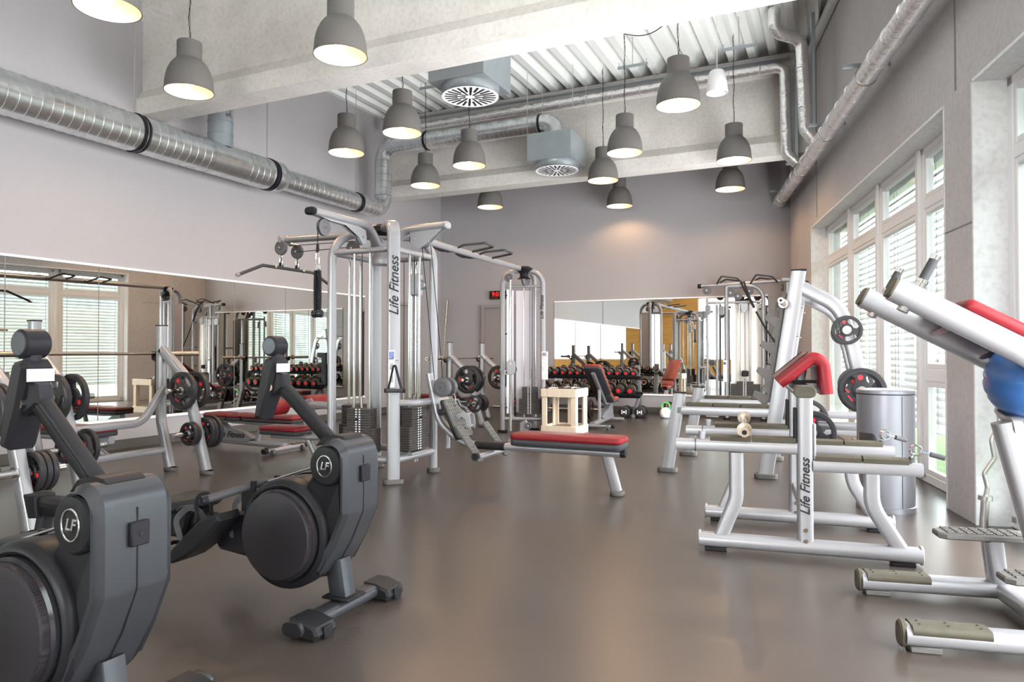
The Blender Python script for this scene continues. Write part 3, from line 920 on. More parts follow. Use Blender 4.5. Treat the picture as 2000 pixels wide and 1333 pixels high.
# ------------------------------------------------------------------ ROWING MACHINES
def circ_pts(cx, cz, r, a0, a1, n):
    return [(cx + r*math.cos(R(a0 + (a1-a0)*i/n)), cz + r*math.sin(R(a0 + (a1-a0)*i/n))) for i in range(n+1)]
XZ = Matrix(((1, 0, 0, 0), (0, 0, -1, 0), (0, 1, 0, 0), (0, 0, 0, 1)))   # polygon (x,z) extruded along y
def rower(loc, rz, label):
    t = thing('rowing_machine', label, 'rowing machine', loc, rz, 'rowing machines')
    # main side shells: fan drum, neck to the foot rests and the tall front nose
    shell = (circ_pts(-.245, .352, .235, 118, 66, 7) + [(-.125, .60), (-.098, .64)]
             + circ_pts(-.018, .672, .085, 165, 100, 6) + [(.03, .752), (.062, .72), (.062, .46), (-.02, .30), (-.075, .19)]
             + circ_pts(-.245, .352, .235, 300, 215, 9) + [(-.50, .215), (-.66, .228), (-.70, .28), (-.60, .40), (-.50, .425), (-.44, .475)])
    MB().prism(shell, .20, XZ, b=.018).build('shell', M['charcoal'], t, 35)
    # dark recess between drum and nose
    rec = [(.040, .59), (.048, .455), (.005, .345), (-.015, .40), (-.02, .466)]
    for s in (-1, 1):
        MB().prism(rec, .008, MX((0, s*.101, 0)) @ XZ, b=0).build('recess', M['print'], t, 0)
    # rounded nose cover running from the crown down the front
    nose = ([(-.05, .738)] + circ_pts(.012, .700, .078, 125, 10, 9) + [(.092, .66), (.092, .47), (.088, .455), (.030, .33), (-.062, .19), (-.085, .20), (-.01, .33), (.050, .46), (.052, .69), (.035, .715)])
    nb = MB().prism(nose, .25, XZ, b=.026).build('nose_cover', M['graphite'], t, 40)
    MB().sweep([(.093, 0, .70), (.0935, 0, .465), (.032, 0, .327), (-.04, 0, .215)], sec_rr(.003, .004, .001, 1)).build('seam', M['black'], t, smooth=0)
    MB().box((.098, .0, .625), (.02, .062, .07), b=.004).build('front_latch', M['charcoal'], nb)
    MB().cyl((.107, 0, .625), (.110, 0, .625), .006, n=10).build('latch_screw', M['black_gloss'], nb)
    MB().prism([(-.12, .735), (-.085, .775), (-.02, .79), (.03, .785), (.045, .772), (-.03, .755)], .13, XZ, b=.004).build('top_collar', M['charcoal'], t)
    # fan drum rings and perforated covers
    for s in (-1, 1):
        Md = axisM((-.245, s*.10, .352), (0, s, 0))
        MB().lathe([(.240, -.04), (.240, .010), (.236, .022), (.226, .032), (.212, .036), (.202, .030), (.198, .015)], 56, Md, close=False).build('drum_rim', M['charcoal'], t)
        MB().lathe([(.199, .012), (.199, .045), (.188, .052), (.184, .040)], 56, Md, close=False).build('cover_ring', M['black_gloss'], t)
        MB().lathe([(.187, .030), (.187, .074), (.183, .079), (.178, .080), (0, .082)], 56, Md, close=False).build('fan_cover', M['perf'], t, 30)
        # badge boss
        Mb = axisM((-.018, s*.098, .663), (0, s, 0))
        MB().lathe([(.088, -.01), (.088, .012), (.078, .024), (.062, .026), (0, .026)], 40, Mb, close=False).build('badge_boss', M['black'], t)
        e = MB()
        e.sweep([(.038*math.cos(a), .045*math.sin(a), .028) for a in [2*PI*k/28 for k in range(28)]], sec_circ(.0028, 6), closed=True, M=Mb)
        e.build('emblem_ring', M['chrome'], t)
        tm = MX((-.018, s*.126, .663), rx=R(90), rz=0 if s < 0 else PI)
        text('emblem', 'LF', .046, M['chrome'], t, tm, shear=.25, bold=.001)
    # front post and stabiliser
    MB().sweep([(-.045, 0, .24), (-.015, 0, .075)], sec_rr(.075, .09, .010, 2), up=(1, 0, 0)).build('front_post', M['graphite'], t, 30)
    MB().box((-.01, 0, .083), (.14, .13, .012), b=.003).build('mount_plate', M['charcoal'], t)
    MB().sweep([(-.01, -.325, .045), (-.01, .325, .045)], sec_rr(.10, .055, .026, 4)).build('stabiliser', M['graphite'], t, 40)
    for s in (-1, 1):
        w = MB(); w.prism([(-.045, .005), (.085, .005), (.10, .03), (.085, .06), (.02, .078), (-.045, .080)], .13, MX((0, s*.245, 0)) @ XZ, b=.01)
        e = w.build('end_cover', M['black'], t, 35)
        MB().box((.102, s*.245, .032), (.014, .05, .048), b=.004).build('wheel_block', M['charcoal'], e)
        MB().prism(sec_rr(.096, .052, .025, 4), .006, axisM((-.01, s*.327, .045), (0, s, 0)) @ MX(rz=0)).build('stabiliser_cap', M['black_gloss'], t)
    # monorail, rear foot
    MB().sweep([(-.52, 0, .315), (-2.17, 0, .285)], sec_rr(.085, .105, .012, 2)).build('seat_rail', M['charcoal'], t, 30)
    for s in (-1, 1):
        MB().sweep([(-.62, s*.044, .325), (-2.14, s*.044, .297)], sec_rr(.006, .028, .002, 1)).build('rail_groove', M['black_gloss'], t, 30)
    MB().prism([(-2.20, .345), (-2.09, .35), (-2.07, .225), (-2.15, .215)], .12, XZ, b=.008).build('rail_end', M['black'], t, 35)
    MB().sweep([(-2.08, 0, .26), (-2.14, 0, .04)], sec_rr(.06, .07, .01, 2), up=(1, 0, 0)).build('rear_post', M['graphite'], t, 30)
    MB().sweep([(-2.14, -.20, .035), (-2.14, .20, .035)], sec_rr(.07, .05, .02, 3)).build('rear_foot', M['black'], t, 40)
    # seat on its carriage
    seat = []
    for i in range(24):
        a = 2*PI*i/24
        x = .125*math.copysign(abs(math.cos(a))**.6, math.cos(a)); y = .165*math.copysign(abs(math.sin(a))**.6, math.sin(a))
        if x < 0: x *= 1 - .25*math.exp(-(y/.05)**2)
        seat.append((x, y))
    so = MB().prism(seat, .055, MX((-.98, 0, .405), ry=R(-2)), b=.018).build('seat', M['black'], t, 45)
    MB().prism([(-1.08, .38), (-.88, .38), (-.90, .30), (-.93, .245), (-1.02, .245), (-1.06, .30)], .15, XZ, b=.012).build('seat_carriage', M['charcoal'], so, 35)
    # foot rests with straps
    for s in (-1, 1):
        fm = MX((-.74, s*.17, .312), ry=R(-40))
        fr = MB().prism([(-.88, .185), (-.62, .405), (-.517, .436), (-.50, .405), (-.63, .275), (-.72, .215), (-.80, .182)], .135, MX((0, s*.17, 0)) @ XZ, b=.012).build('foot_rest', M['black'], t, 35)
        hl = MB(); hl.sweep([fm @ Vector(p) for p in ((-.13, -.05, .0), (-.16, -.05, .05), (-.16, .05, .05), (-.13, .05, .0))], sec_rr(.02, .014, .005, 2), fil=.02); hl.build('heel_cup', M['charcoal'], fr)
        stp = MB(); stp.sweep([fm @ Vector(p) for p in ((.0, -.07, -.01), (.03, -.075, .075), (.06, 0, .11), (.03, .075, .075), (.0, .07, -.01))], sec_rr(.030, .005, .0015, 1), fil=.045, up=(1, 0, .6)); stp.build('strap', M['grip'], fr)
        bk = MB(); bk.box((.04, s*.02, .118), (.035, .045, .012), fm, b=.004); bk.build('strap_buckle', M['black_gloss'], fr)
        lp = MB(); lp.sweep([fm @ Vector(p) for p in ((.10, -.04, .0), (.17, -.04, .10), (.17, .04, .10), (.10, .04, .0))], sec_rr(.006, .022, .002, 1), fil=.03, up=(0, 1, 0)); lp.build('toe_loop', M['black'], fr)
    # pull handle resting on its hooks
    hb = MB(); hb.sweep([(-.56, -.26, .50), (-.47, -.03, .54), (-.47, .03, .54), (-.56, .26, .50)], sec_circ(.019, 12), fil=.05)
    h = hb.build('pull_handle', M['grip'], t)
    for s in (-1, 1):
        MB().cyl((-.556, s*.252, .4985), (-.565, s*.275, .495), .022, n=14).build('handle_end', M['charcoal'], h)
        MB().prism([(-.53, .42), (-.46, .42), (-.45, .56), (-.475, .56), (-.48, .515), (-.53, .50)], .02, MX((0, s*.075, 0)) @ XZ, b=.003).build('handle_hook', M['black'], t)
    MB().sweep([(-.45, 0, .545), (-.08, 0, .66)], sec_circ(.006, 6)).build('pull_chain', M['steel'], t)
    # side grips low on the nose
    for s in (-1, 1):
        g = MB(); g.cyl((-.58, s*.09, .31), (-.56, s*.10, .312), .018, n=10); g.build('carry_grip', M['grip'], t)
    # monitor arm and monitor
    am = MB().sweep([(-.075, 0, .745), (-.415, 0, 1.035)], sec_rr(.044, .058, .010, 2), up=(0, 0, 1)).build('monitor_arm', M['charcoal'], t, 30)
    MB().sweep([(-.10, -.0235, .775), (-.40, -.0235, 1.03)], sec_rr(.002, .012, .0005, 1)).build('arm_groove', M['black'], am, 0)
    MB().prism([(-.385, 1.065), (-.34, 1.045), (-.33, .985), (-.40, .945), (-.435, .975), (-.43, 1.03)], .06, XZ, b=.01).build('arm_bracket', M['charcoal'], am, 35)
    cs = MB().prism([(-.50, .845), (-.455, .835), (-.40, .97), (-.365, 1.10), (-.385, 1.125), (-.435, 1.115), (-.47, 1.0)], .10, XZ, b=.014).build('monitor', M['charcoal'], t, 35)
    MB().box((-.362, 0, 1.075), (.004, .085, .04), MX()).build('monitor_back_panel', M['silver_dk'], cs, smooth=0)
    MB().sweep([(-.40, 0, 1.11), (-.405, 0, 1.16)], sec_rr(.04, .04, .01, 2), up=(1, 0, 0)).build('neck', M['charcoal'], cs, 30)
    MB().lathe([(0, -.040), (.040, -.040), (.046, -.034), (.046, .034), (.040, .040), (0, .040)], 32, axisM((-.41, 0, 1.175), (0, 1, 0)), close=False).build('swivel_knob', M['charcoal'], cs)
    for s in (-1, 1):
        MB().lathe([(0, .0), (.036, .0), (.039, -.003)], 28, axisM((-.41, s*.042, 1.175), (0, s, 0)), close=False).build('knob_disc', M['graphite'], cs)
        MB().cyl((-.405, s*.030, .985), (-.405, s*.040, .985), .016, n=12).build('pivot_bolt', M['chrome'], am)
    return t
rower((-1.95, 2.5, 0), R(0), 'black rowing machine in the middle of the foreground, whole front foot visible')
rower((-1.93, 1.4, 0), R(0), 'black rowing machine in the left corner, nearest the camera')
# ================================================================== CABLE JUNGLE (four stations) AND ITS OUTER COLUMN
def jungle():
    C = Vector((-3.83, 5.46, 0))
    t = thing('cable_station', 'silver four-station cable tower with lat pulldown, pushdown and low row arms', 'gym machine', C)
    a = .335
    # wide posts forming one arch on the diagonal, round posts forming the other
    w = MB().sweep([(a, -a, .03), (a, -a, 2.285), (-a, a, 2.285), (-a, a, .03)], OV, fil=.13, up=(1, 1, 0), k=8).build('wide_arch', M['silver'], t, 40)
    MB().sweep([(-a, -a, .03), (-a, -a, 2.235), (a, a, 2.235), (a, a, .03)], RT(.04), fil=.24, up=(1, -1, 0), k=10).build('round_arch', M['silver'], t)
    for x, y, rz, W_ in ((a, -a, R(45), .18), (-a, a, R(45), .18), (-a, -a, R(-45), .13), (a, a, R(-45), .13)):
        foot(t, x, y, rz, W_, .115, .04)
    MB().lathe([(0, .045), (.10, .04), (.135, .015), (.135, -.03), (.10, -.06), (0, -.065)], 32, MX((0, 0, 2.29)), close=False).build('hub_cap', M['charcoal'], t)
    MB().lathe([(0, -.10), (.11, -.10), (.12, -.06), (.10, .0), (.10, .07), (0, .07)], 28, MX((0, 0, 2.06)), close=False).build('hub_core', M['silver_dk'], t)
    cs = [(-a, -a), (a, -a), (a, a), (-a, a)]
    for i in range(4):
        p, q = Vector((*cs[i], 0)), Vector((*cs[(i+1) % 4], 0))
        MB().cyl(p + Vector((0, 0, 2.05)), q + Vector((0, 0, 2.05)), .026, n=14).build('top_brace', M['silver'], t)
        MB().cyl(p + Vector((0, 0, .20)), q + Vector((0, 0, .20)), .034, n=14).build('bottom_brace', M['silver'], t)
        h = MB(); m_ = (p*.62 + q*.38); h.cyl(m_ + Vector((0, 0, .2)), m_ + Vector((.001, 0, .2)), .001); 
        MB().box((0, 0, .235), (.26, .13, .02), MX((p+q)/2, rz=math.atan2((q-p).y, (q-p).x))).build('stack_tray', M['silver'], t, smooth=0)
    weight_stack(t, 0, -a, 0)
    weight_stack(t, a, 0, R(90))
    weight_stack(t, -a, 0, R(-90))
    weight_stack(t, 0, a, R(180))
    # logo on the front post
    fm = MX((a+.0, -a-.0, 1.72)) @ Matrix.Rotation(R(45), 4, 'Z') @ MX((0, -.0365, 0)) @ Matrix.Rotation(R(90), 4, 'X') @ Matrix.Rotation(R(90), 4, 'Z')
    logo(t, fm, .115)
    pm = MX((a, -a, 1.0)) @ Matrix.Rotation(R(45), 4, 'Z')
    pl = MB().box((-.025, -.040, 0), (.055, .012, .32), pm, b=.003).build('instruction_placard', M['label'], t, smooth=0)
    MB().box((-.025, -.0465, .115), (.047, .002, .07), pm).build('placard_picture', M['posterblue'], pl, smooth=0)
    for z in (.02, -.09): MB().box((-.025, -.0465, z), (.03, .002, .06), pm).build('placard_figure', M['silver_dk'], pl, smooth=0)
    # pushdown arm (towards the camera side)
    MB().sweep([(0, -.02, 2.03), (0, -.24, 2.285), (0, -1.0, 2.285)], OV2, fil=.22, up=(0, 0, 1), k=8).build('pushdown_arm', M['silver'], t)
    MB().prism(sec_rr(.104, .064, .03, 4), .05, axisM((0, -1.015, 2.285), (0, -1, 0)), b=.01).build('arm_cap', M['charcoal'], t)
    YZ = Matrix(((0, 0, 1, 0), (1, 0, 0, 0), (0, 1, 0, 0), (0, 0, 0, 1)))
    for s in (-1, 1):
        MB().prism([(-.93, 2.255), (-.80, 2.255), (-.70, 2.255), (-.42, 2.255), (-.32, 2.235), (-.30, 2.13), (-.36, 2.10), (-.42, 2.16), (-.60, 2.235), (-.80, 2.238)], .006, MX((s*.024, 0, 0)) @ YZ).build('gusset', M['silver_dk'], t, 0)
    pulley(t, (0, -.86, 2.175), (1, 0, 0), .072); pulley(t, (0, -.36, 2.17), (1, 0, 0), .072)
    cable(t, [(0, -.93, 2.175), (0, -.93, 1.98)]); cable(t, [(0, -.86, 2.245), (0, -.36, 2.24)])
    MB().cyl((0, -.93, 2.03), (0, -.93, 1.96), .010, .016, n=12).build('cable_stop', M['black'], t)
    # lat pulldown arm (towards the mirror)
    MB().sweep([(.0, 0, 2.20), (-.30, 0, 2.265), (-1.22, 0, 2.275)], sec_rr(.085, .062, .03, 4), fil=.2).build('lat_arm', M['silver'], t)
    MB().box((-1.22, 0, 2.275), (.10, .10, .085), b=.02).build('lat_arm_head', M['silver_dk'], t)
    pulley(t, (-1.16, -.10, 2.18), (0, 1, 0), .072); pulley(t, (-1.16, .13, 2.17), (0, 1, 0), .072)
    MB().cyl((-1.16, -.12, 2.235), (-1.16, .15, 2.235), .014, n=10).build('pulley_axle', M['steel'], t)
    for y in (-.10, .13):
        cable(t, [(-1.16, y, 2.15), (-1.16, y, 2.02)]); hook(t, (-1.16, y, 2.10), .11)
    cable(t, [(-1.10, -.06, 2.20), (-.34, -.04, 2.20)]); cable(t, [(-1.10, .08, 2.16), (-.34, .04, 2.16)])
    pulley(t, (-.36, 0, 2.14), (0, 1, 0), .072)
    # row arm, short, with a triangular gusset
    MB().sweep([(.05, 0, 2.10), (.24, 0, 2.27), (.66, 0, 2.285)], sec_rr(.10, .065, .03, 4), fil=.14).build('row_arm', M['silver'], t)
    MB().prism(sec_rr(.104, .068, .03, 4), .04, axisM((.675, 0, 2.285), (1, 0, 0)), b=.01).build('arm_cap', M['silver_dk'], t)
    for s in (-1, 1):
        MB().prism([(.64, 2.255), (.30, 2.255), (.31, 2.13), (.40, 2.085), (.47, 2.12)], .006, MX((0, s*.026, 0)) @ XZ).build('gusset', M['silver_dk'], t, 0)
    pulley(t, (.355, 0, 2.185), (0, 1, 0), .072); pulley(t, (.44, 0, 2.15), (0, 1, 0), .06)
    cable(t, [(.43, -.02, 2.09), (.56, -.02, .90)]); cable(t, [(.49, .03, 2.12), (.62, .03, .90)])
    # adjustable pulley column at the +Y side and its carriage
    MB().cyl((.12, a+.03, .08), (.12, a+.03, 2.05), .024, n=14).build('carriage_column', M['chrome'], t)
    ca = MB(); ca.box((.12, a+.03, 1.80), (.10, .10, .22), b=.015); o = ca.build('pulley_carriage', M['silver_dk'], t)
    pulley(o, (.19, a+.03, 1.80), (0, 1, 0), .05, m='silver')
    # accessory holder on the round post
    hp = MB()
    hp.prism([(-.07, -.15), (.03, -.15), (.03, .15), (-.07, .15), (-.07, .11), (-.02, .10), (-.02, .06), (-.07, .05), (-.07, .02), (-.02, .01), (-.02, -.03), (-.07, -.04), (-.07, -.07), (-.02, -.08), (-.02, -.12), (-.07, -.13)][::-1], .03, MX((-a-.075, -a-.02, .99)) @ XZ, b=.006)
    hp.build('accessory_holder', M['charcoal'], t, 30)
    # storage ledge on the row side
    MB().sweep([(a+.03, -a+.05, .70), (a+.16, -a+.12, .70), (a+.17, a-.05, .70), (a+.02, a+.02, .70)], sec_rr(.09, .055, .02, 3), fil=.10).build('knee_rail', M['silver'], t)
    MB().cyl((a+.17, a-.02, .24), (a+.17, a-.02, .70), .024, n=12).build('knee_post', M['silver'], t)
    # lat seat, roller pads and their frame
    MB().sweep([(-a, 0, .62), (-.72, 0, .625), (-.86, 0, .625)], sec_rr(.06, .07, .012, 2)).build('thigh_bar', M['silver'], t, 30)
    MB().prism([(-.07, -.16), (.05, -.14), (.08, .05), (.02, .12), (-.06, .10)], .014, MX((-.88, 0, .57)) @ XZ).build('adjust_plate', M['silver'], t, 0)
    for y0, y1, x, z in ((-.42, -.10, -1.10, .61), (.08, .40, -1.02, .63)):
        r_ = MB(); r_.lathe([(0, 0), (.045, 0), (.052, .004), (.07, .006), (.078, .016), (.078, y1-y0-.016), (.07, y1-y0-.006), (.052, y1-y0-.004), (0, y1-y0)], 28, axisM((x, y0, z), (0, 1, 0)), close=False)
        o = r_.build('thigh_roller', M['red'], t, 40)
        for yy, s in ((y0, -1), (y1, 1)):
            MB().lathe([(0, .012), (.035, .010), (.05, .0)], 24, axisM((x, yy, z), (0, s, 0)), close=False).build('roller_cap', M['charcoal'], o)
    MB().cyl((-1.10, -.12, .61), (-.88, 0, .62), .018, n=10).build('roller_shaft', M['steel'], t)
    MB().cyl((-.88, 0, .62), (-1.02, .12, .63), .018, n=10).build('roller_shaft', M['steel'], t)
    padded(t, 'lat_seat', .50, .26, MX((-1.18, 0, .32)), 'red', .055, .03, .04)
    MB().sweep([(-1.35, 0, .30), (-.80, 0, .305), (-a, 0, .33)], sec_rr(.07, .05, .015, 2)).build('seat_beam', M['silver'], t, 30)
    MB().sweep([(-.90, 0, .29), (-.74, 0, .03)], sec_rr(.06, .05, .02, 3), up=(0, 1, 0)).build('seat_leg', M['silver'], t, 40)
    foot(t, -.74, 0, 0, .09, .12, .03)
    MB().sweep([(-.62, 0, .62), (-.60, 0, .25), (-.50, 0, .10)], RT(.03), fil=.1).build('seat_strut', M['silver'], t)
    # low row: swan-neck beam, foot plates, low pulley, long seat
    MB().sweep([(.50, 0, .95), (.60, 0, .52), (.84, 0, .335), (2.28, 0, .335)], sec_rr(.085, .062, .028, 4), fil=(.30, .34), k=10).build('row_beam', M['silver'], t)
    sl = MB().sweep([(.98, 0, .335), (1.26, 0, .335)], sec_rr(.094, .072, .03, 4)).build('beam_sleeve', M['black'], t)
    MB().prism(sec_rr(.088, .064, .03, 4), .05, axisM((2.295, 0, .335), (1, 0, 0)), b=.008).build('beam_cap', M['charcoal'], t)
    padded(t, 'row_seat', .96, .29, MX((1.83, 0, .366)), 'red', .062, .04, .05)
    MB().sweep([(2.16, 0, .32), (2.24, 0, .03)], sec_rr(.09, .055, .022, 3), up=(0, 1, 0)).build('row_leg', M['silver'], t)
    foot(t, 2.245, 0, 0, .11, .14, .035)
    for y0, nm in ((-.21, 'n'), (.21, 'f')):
        fm = MX((1.02 if nm == 'n' else 1.06, y0, .37), ry=R(52))
        fp = MB().prism(sec_rr(.36, .105, .02, 3), .022, fm, b=.004).build('foot_plate', M['rubber_gy'], t, 35)
        tr = MB()
        for i in range(9):
            for j in range(3): tr.box((-.155 + i*.038, -.03 + j*.03, .013), (.026, .02, .006), fm)
        tr.build('foot_plate_tread', M['rubber_gy'], fp, 0)
    MB().cyl((1.12, -.24, .27), (1.14, .24, .27), .026, n=14).build('foot_axle', M['silver'], t)
    MB().cyl((1.10, -.27, .27), (1.10, -.235, .27), .032, n=14).build('axle_knob', M['black'], t)
    fm = MX((.79, 0, .56), ry=R(64))
    fp = MB().prism(sec_rr(.36, .26, .02, 3), .03, fm, b=.006).build('back_foot_plate', M['rubber_gy'], t, 35)
    tr = MB()
    for i in range(9):
        for j in range(7): tr.box((-.155 + i*.038, -.105 + j*.035, .017), (.026, .024, .006), fm)
    tr.build('foot_plate_tread', M['rubber_gy'], fp, 0)
    MB().prism(sec_rr(.38, .285, .03, 3), .022, fm @ MX((.0, 0, -.022)), b=.006).build('foot_plate_rim', M['charcoal'], fp, 35)
    MB().cyl((.715, -.145, .62), (.715, -.175, .62), .03, n=14).build('plate_knob', M['charcoal'], t)
    for y in (-.055, .055): pulley(t, (.665, y, .83), (0, 1, 0), .085, m='pulley', w=.045)
    MB().box((.56, 0, .84), (.10, .08, .11), b=.015).build('pulley_block', M['silver_dk'], t)
    hook(t, (.75, 0, .77), .12, 'chrome')
    cable(t, [(.745, 0, .80), (.75, 0, .75)])
    # crossover beam to the outer column with pull-up grips
    MB().sweep([(0, 0, 2.30), (-.22, 3.64, 2.33)], RT(.037)).build('crossover_beam', M['silver'], t)
    for k, (y, sgn) in enumerate(((1.55, 1), (2.15, 1))):
        for s in (-1, 1):
            x = -.22*y/3.64
            g = MB(); g.sweep([(x, y, 2.33), (x + s*.10, y-.02, 2.30 if s < 0 else 2.36), (x + s*.34, y + .05, 2.38), (x + s*.36, y + .24, 2.36), (x + s*.05, y + .30, 2.33)], sec_circ(.015, 10), fil=.035)
            g.build('pull_up_grip', M['grip'], t)
    return t
jungle()

def lat_bar():
    t = thing('lat_bar', 'long black angled lat bar hanging from two carabiners', 'handle bar', (-4.99, 5.475, 1.975))
    b = MB(); b.sweep([(0, -.66, -.115), (0, -.36, 0.005), (0, .36, 0.005), (0, .66, -.115)], sec_circ(.016, 12), fil=.08); b.build('bar', M['grip'], t)
    for s in (-1, 1):
        MB().cyl((0, s*.655, -.113), (0, s*.685, -.125), .018, n=12).build('end_cap', M['chrome'], t)
    for y in (-.115, .115):
        MB().prism([(-.03, 0), (.03, 0), (.02, .045), (-.02, .045)], .012, MX((0, y, .01)) @ Matrix(((0, 0, 1, 0), (1, 0, 0, 0), (0, 1, 0, 0), (0, 0, 0, 1)))).build('lug', M['charcoal'], t)
    for y in (-.20, .20): MB().cyl((0, y-.012, .005), (0, y+.012, .005), .019, n=12).build('collar', M['chrome'], t)
lat_bar()
def rope():
    t = thing('triceps_rope', 'black braided triceps rope hanging from the pushdown pulley', 'rope', (-3.83, 4.53, 1.98))
    b = MB(); b.sweep([(0.018*math.sin(q), 0, -.07+.07*math.cos(q)) for q in [2*PI*k/14 for k in range(14)]], sec_circ(.006, 6), closed=True); b.build('carabiner', M['chrome'], t)
    MB().box((0, 0, -.15), (.055, .03, .06), b=.012).build('swivel', M['chrome'], t)
    for s in (-1, 1):
        r_ = MB(); n = 60
        for st in range(3):
            pts = []
            for i in range(n+1):
                f = i/n; z = -.17 - .34*f; bow = .0165 + .004*math.sin(PI*f)
                ph = f*2*PI*5 + st*2*PI/3
                pts.append((s*bow + .0085*math.cos(ph), .0085*math.sin(ph), z))
            r_.sweep(pts, sec_circ(.0095, 7))
        r_.build('braid', M['black'], t)
        MB().lathe([(0, -.05), (.022, -.047), (.033, -.03), (.035, -.005), (.025, .012), (.014, .018), (0, .018)], 20, MX((s*.022, 0, -.505)), close=False).build('rope_stop', M['black_gloss'], t)
rope()
def row_handle():
    t = thing('row_handle', 'silver close-grip row handle hanging from the low pulley', 'handle', (-2.95, 5.46, .575))
    t.scale = (.7, .7, .7)
    YZ = Matrix(((0, 0, 1, 0), (1, 0, 0, 0), (0, 1, 0, 0), (0, 0, 0, 1)))
    rot = MX(ry=R(28))
    for s in (-1, 1):
        MB().prism([(-.05, .06), (.05, .06), (.12, -.03), (.14, -.09), (.07, -.10), (.04, -.02), (-.04, -.02), (-.07, -.10), (-.14, -.09), (-.12, -.03)], .012, rot @ MX((0, s*.06, 0)) @ XZ, b=.002).build('side_plate', M['silver'], t, 30)
    for x in (-.10, .10): MB().cyl((x, -.09, -.07), (x, .09, -.07), .016, n=12, M=rot).build('grip', M['silver'], t)
    MB().cyl((0, -.065, .04), (0, .065, .04), .012, n=10, M=rot).build('spindle', M['silver'], t)
    cable(t, [(0, 0, .05), (-.10, 0, .13), (-.145, 0, .20)], .008, 'strap')
row_handle()
def stirrup(loc, label):
    t = thing('stirrup_handle', label, 'handle', loc)
    b = MB(); b.sweep([(-.05, -.02, -.26), (0, 0, -.02), (.06, .02, -.26)], sec_rr(.022, .004, .0015, 1), fil=.01, up=(0, 1, 0)); b.build('strap', M['black'], t)
    MB().cyl((-.065, -.025, -.265), (.075, .025, -.265), .018, n=14).build('grip', M['grip'], t)
    for s, x in ((-1, -.065), (1, .075)): MB().cyl((x, s*.025, -.265), (x + s*.012, s*.028, -.265), .02, n=14).build('grip_end', M['charcoal'], t)
    MB().cyl((0, 0, 0), (.0, .055, 0), .008, n=10).build('hook_pin', M['chrome'], t)
stirrup((-3.42, 5.03, 1.08), 'black strap stirrup handle hung on the front post of the cable tower')

# outer adjustable-pulley column
def column(loc, rz, label, panels=True):
    t = thing('pulley_column', label, 'gym machine', loc, rz)
    a = .205
    MB().sweep([(-a*1.25, -.06, .03), (-a*1.25, -.06, 2.30), (a*1.35, .16, 2.30), (a*1.35, .16, .03)], RT(.037), fil=.20, up=(0, 1, 0), k=10).build('round_arch', M['silver'], t)
    MB().sweep([(.06, .36, .03), (.06, .36, 2.30), (.02, .05, 2.30)], RT(.037), fil=.2, up=(1, 0, 0), k=10).build('rear_post', M['silver'], t)
    MB().lathe([(0, .05), (.08, .045), (.125, .02), (.12, .0), (.06, -.05), (.06, -.10), (.10, -.13), (0, -.135)], 32, MX((.03, .05, 2.315)), close=False).build('hub_cap', M['charcoal'], t)
    for x, y in ((-a*1.25, -.06), (a*1.35, .16), (.06, .36)): foot(t, x, y, 0, .14, .10, .035, 'charcoal')
    MB().cyl((-a*1.25, -.06, 2.08), (a*1.35, .16, 2.08), .02, n=12).build('top_brace', M['silver'], t)
    MB().cyl((-a*1.25, -.06, .19), (a*1.35, .16, .19), .03, n=12).build('bottom_brace', M['silver'], t)
    pulley(t, (.05, .06, 2.17), (1, -.3, 0), .085)
    # sliding carriage rail
    MB().cyl((-.085, -.16, .04), (-.085, -.16, 2.16), .021, n=14).build('carriage_column', M['chrome'], t)
    MB().prism([(-.05, .12), (.05, .12), (.045, .04), (.02, -.02), (.0, -.08), (-.02, -.02)], .012, MX((-.085, -.15, 2.16)) @ XZ).build('column_head', M['silver'], t, 0)
    pulley(t, (-.11, -.16, 2.19), (.4, -1, 0), .06)
    c = MB().prism(sec_rr(.12, .21, .055, 5), .035, axisM((-.06, -.20, .93), (.3, -1, 0)), b=.006).build('pulley_carriage', M['silver'], t)
    pulley(c, (-.05, -.17, .90), (.3, -1, 0), .065)
    for z in (.88, .98): MB().cyl((-.055, -.222, z), (-.053, -.228, z), .010, n=10).build('rivet', M['chrome'], c)
    MB().sweep([(-.12 + .028*math.cos(q), -.205, .86 + .028*math.sin(q)) for q in [2*PI*k/12 for k in range(12)]], sec_circ(.010, 6), closed=True).build('pop_pin', M['chrome'], c)
    weight_stack(t, .10, .10, R(14), .26, 18, .0215, .30, .215, 10, .11, 2.07)
    if panels:
        # pale translucent shrouds
        sh = MB().sweep([(-.22, .0, 1.15), (-.20, .20, 1.15)], sec_rr(.004, 1.78, .001, 1)).build('side_shroud', M['shroud'], t, 0)
        sh = MB().sweep([(-.18, .24, 1.15), (.02, .34, 1.15)], sec_rr(.004, 1.78, .001, 1)).build('rear_shroud', M['shroud'], t, 0)
        sh = MB().sweep([(.10, .34, 1.15), (.27, .20, 1.15)], sec_rr(.004, 1.78, .001, 1)).build('rear_shroud', M['shroud'], t, 0)
        for z in (.35, .85, 1.4, 1.95): MB().box((-.22, -.045, z), (.06, .018, .018), b=.003).build('shroud_clip', M['black'], t)
    pm = MB().box((a*1.35 + .05, .10, .95), (.09, .03, .40), b=.006).build('instruction_placard', M['label'], t, smooth=0)
    MB().box((a*1.35 + .05, .084, 1.11), (.06, .002, .05)).build('placard_picture', M['silver_dk'], pm, smooth=0)
    MB().prism([(-.06, -.09), (.04, -.09), (.08, .02), (.03, .10), (-.06, .06)], .05, MX((.08, -.06, .09)) @ XZ, b=.01).build('low_pulley_guard', M['silver_dk'], t)
    pulley(t, (.15, -.07, .11), (.3, -1, 0), .05)
    logo(t, MX((a*1.35, .121, 1.78), rx=R(90)) @ Matrix.Rotation(R(90), 4, 'Z'), .075)
    return t
M['shroud'] = mat('pale_acrylic', (.66, .63, .67), 0, .25)
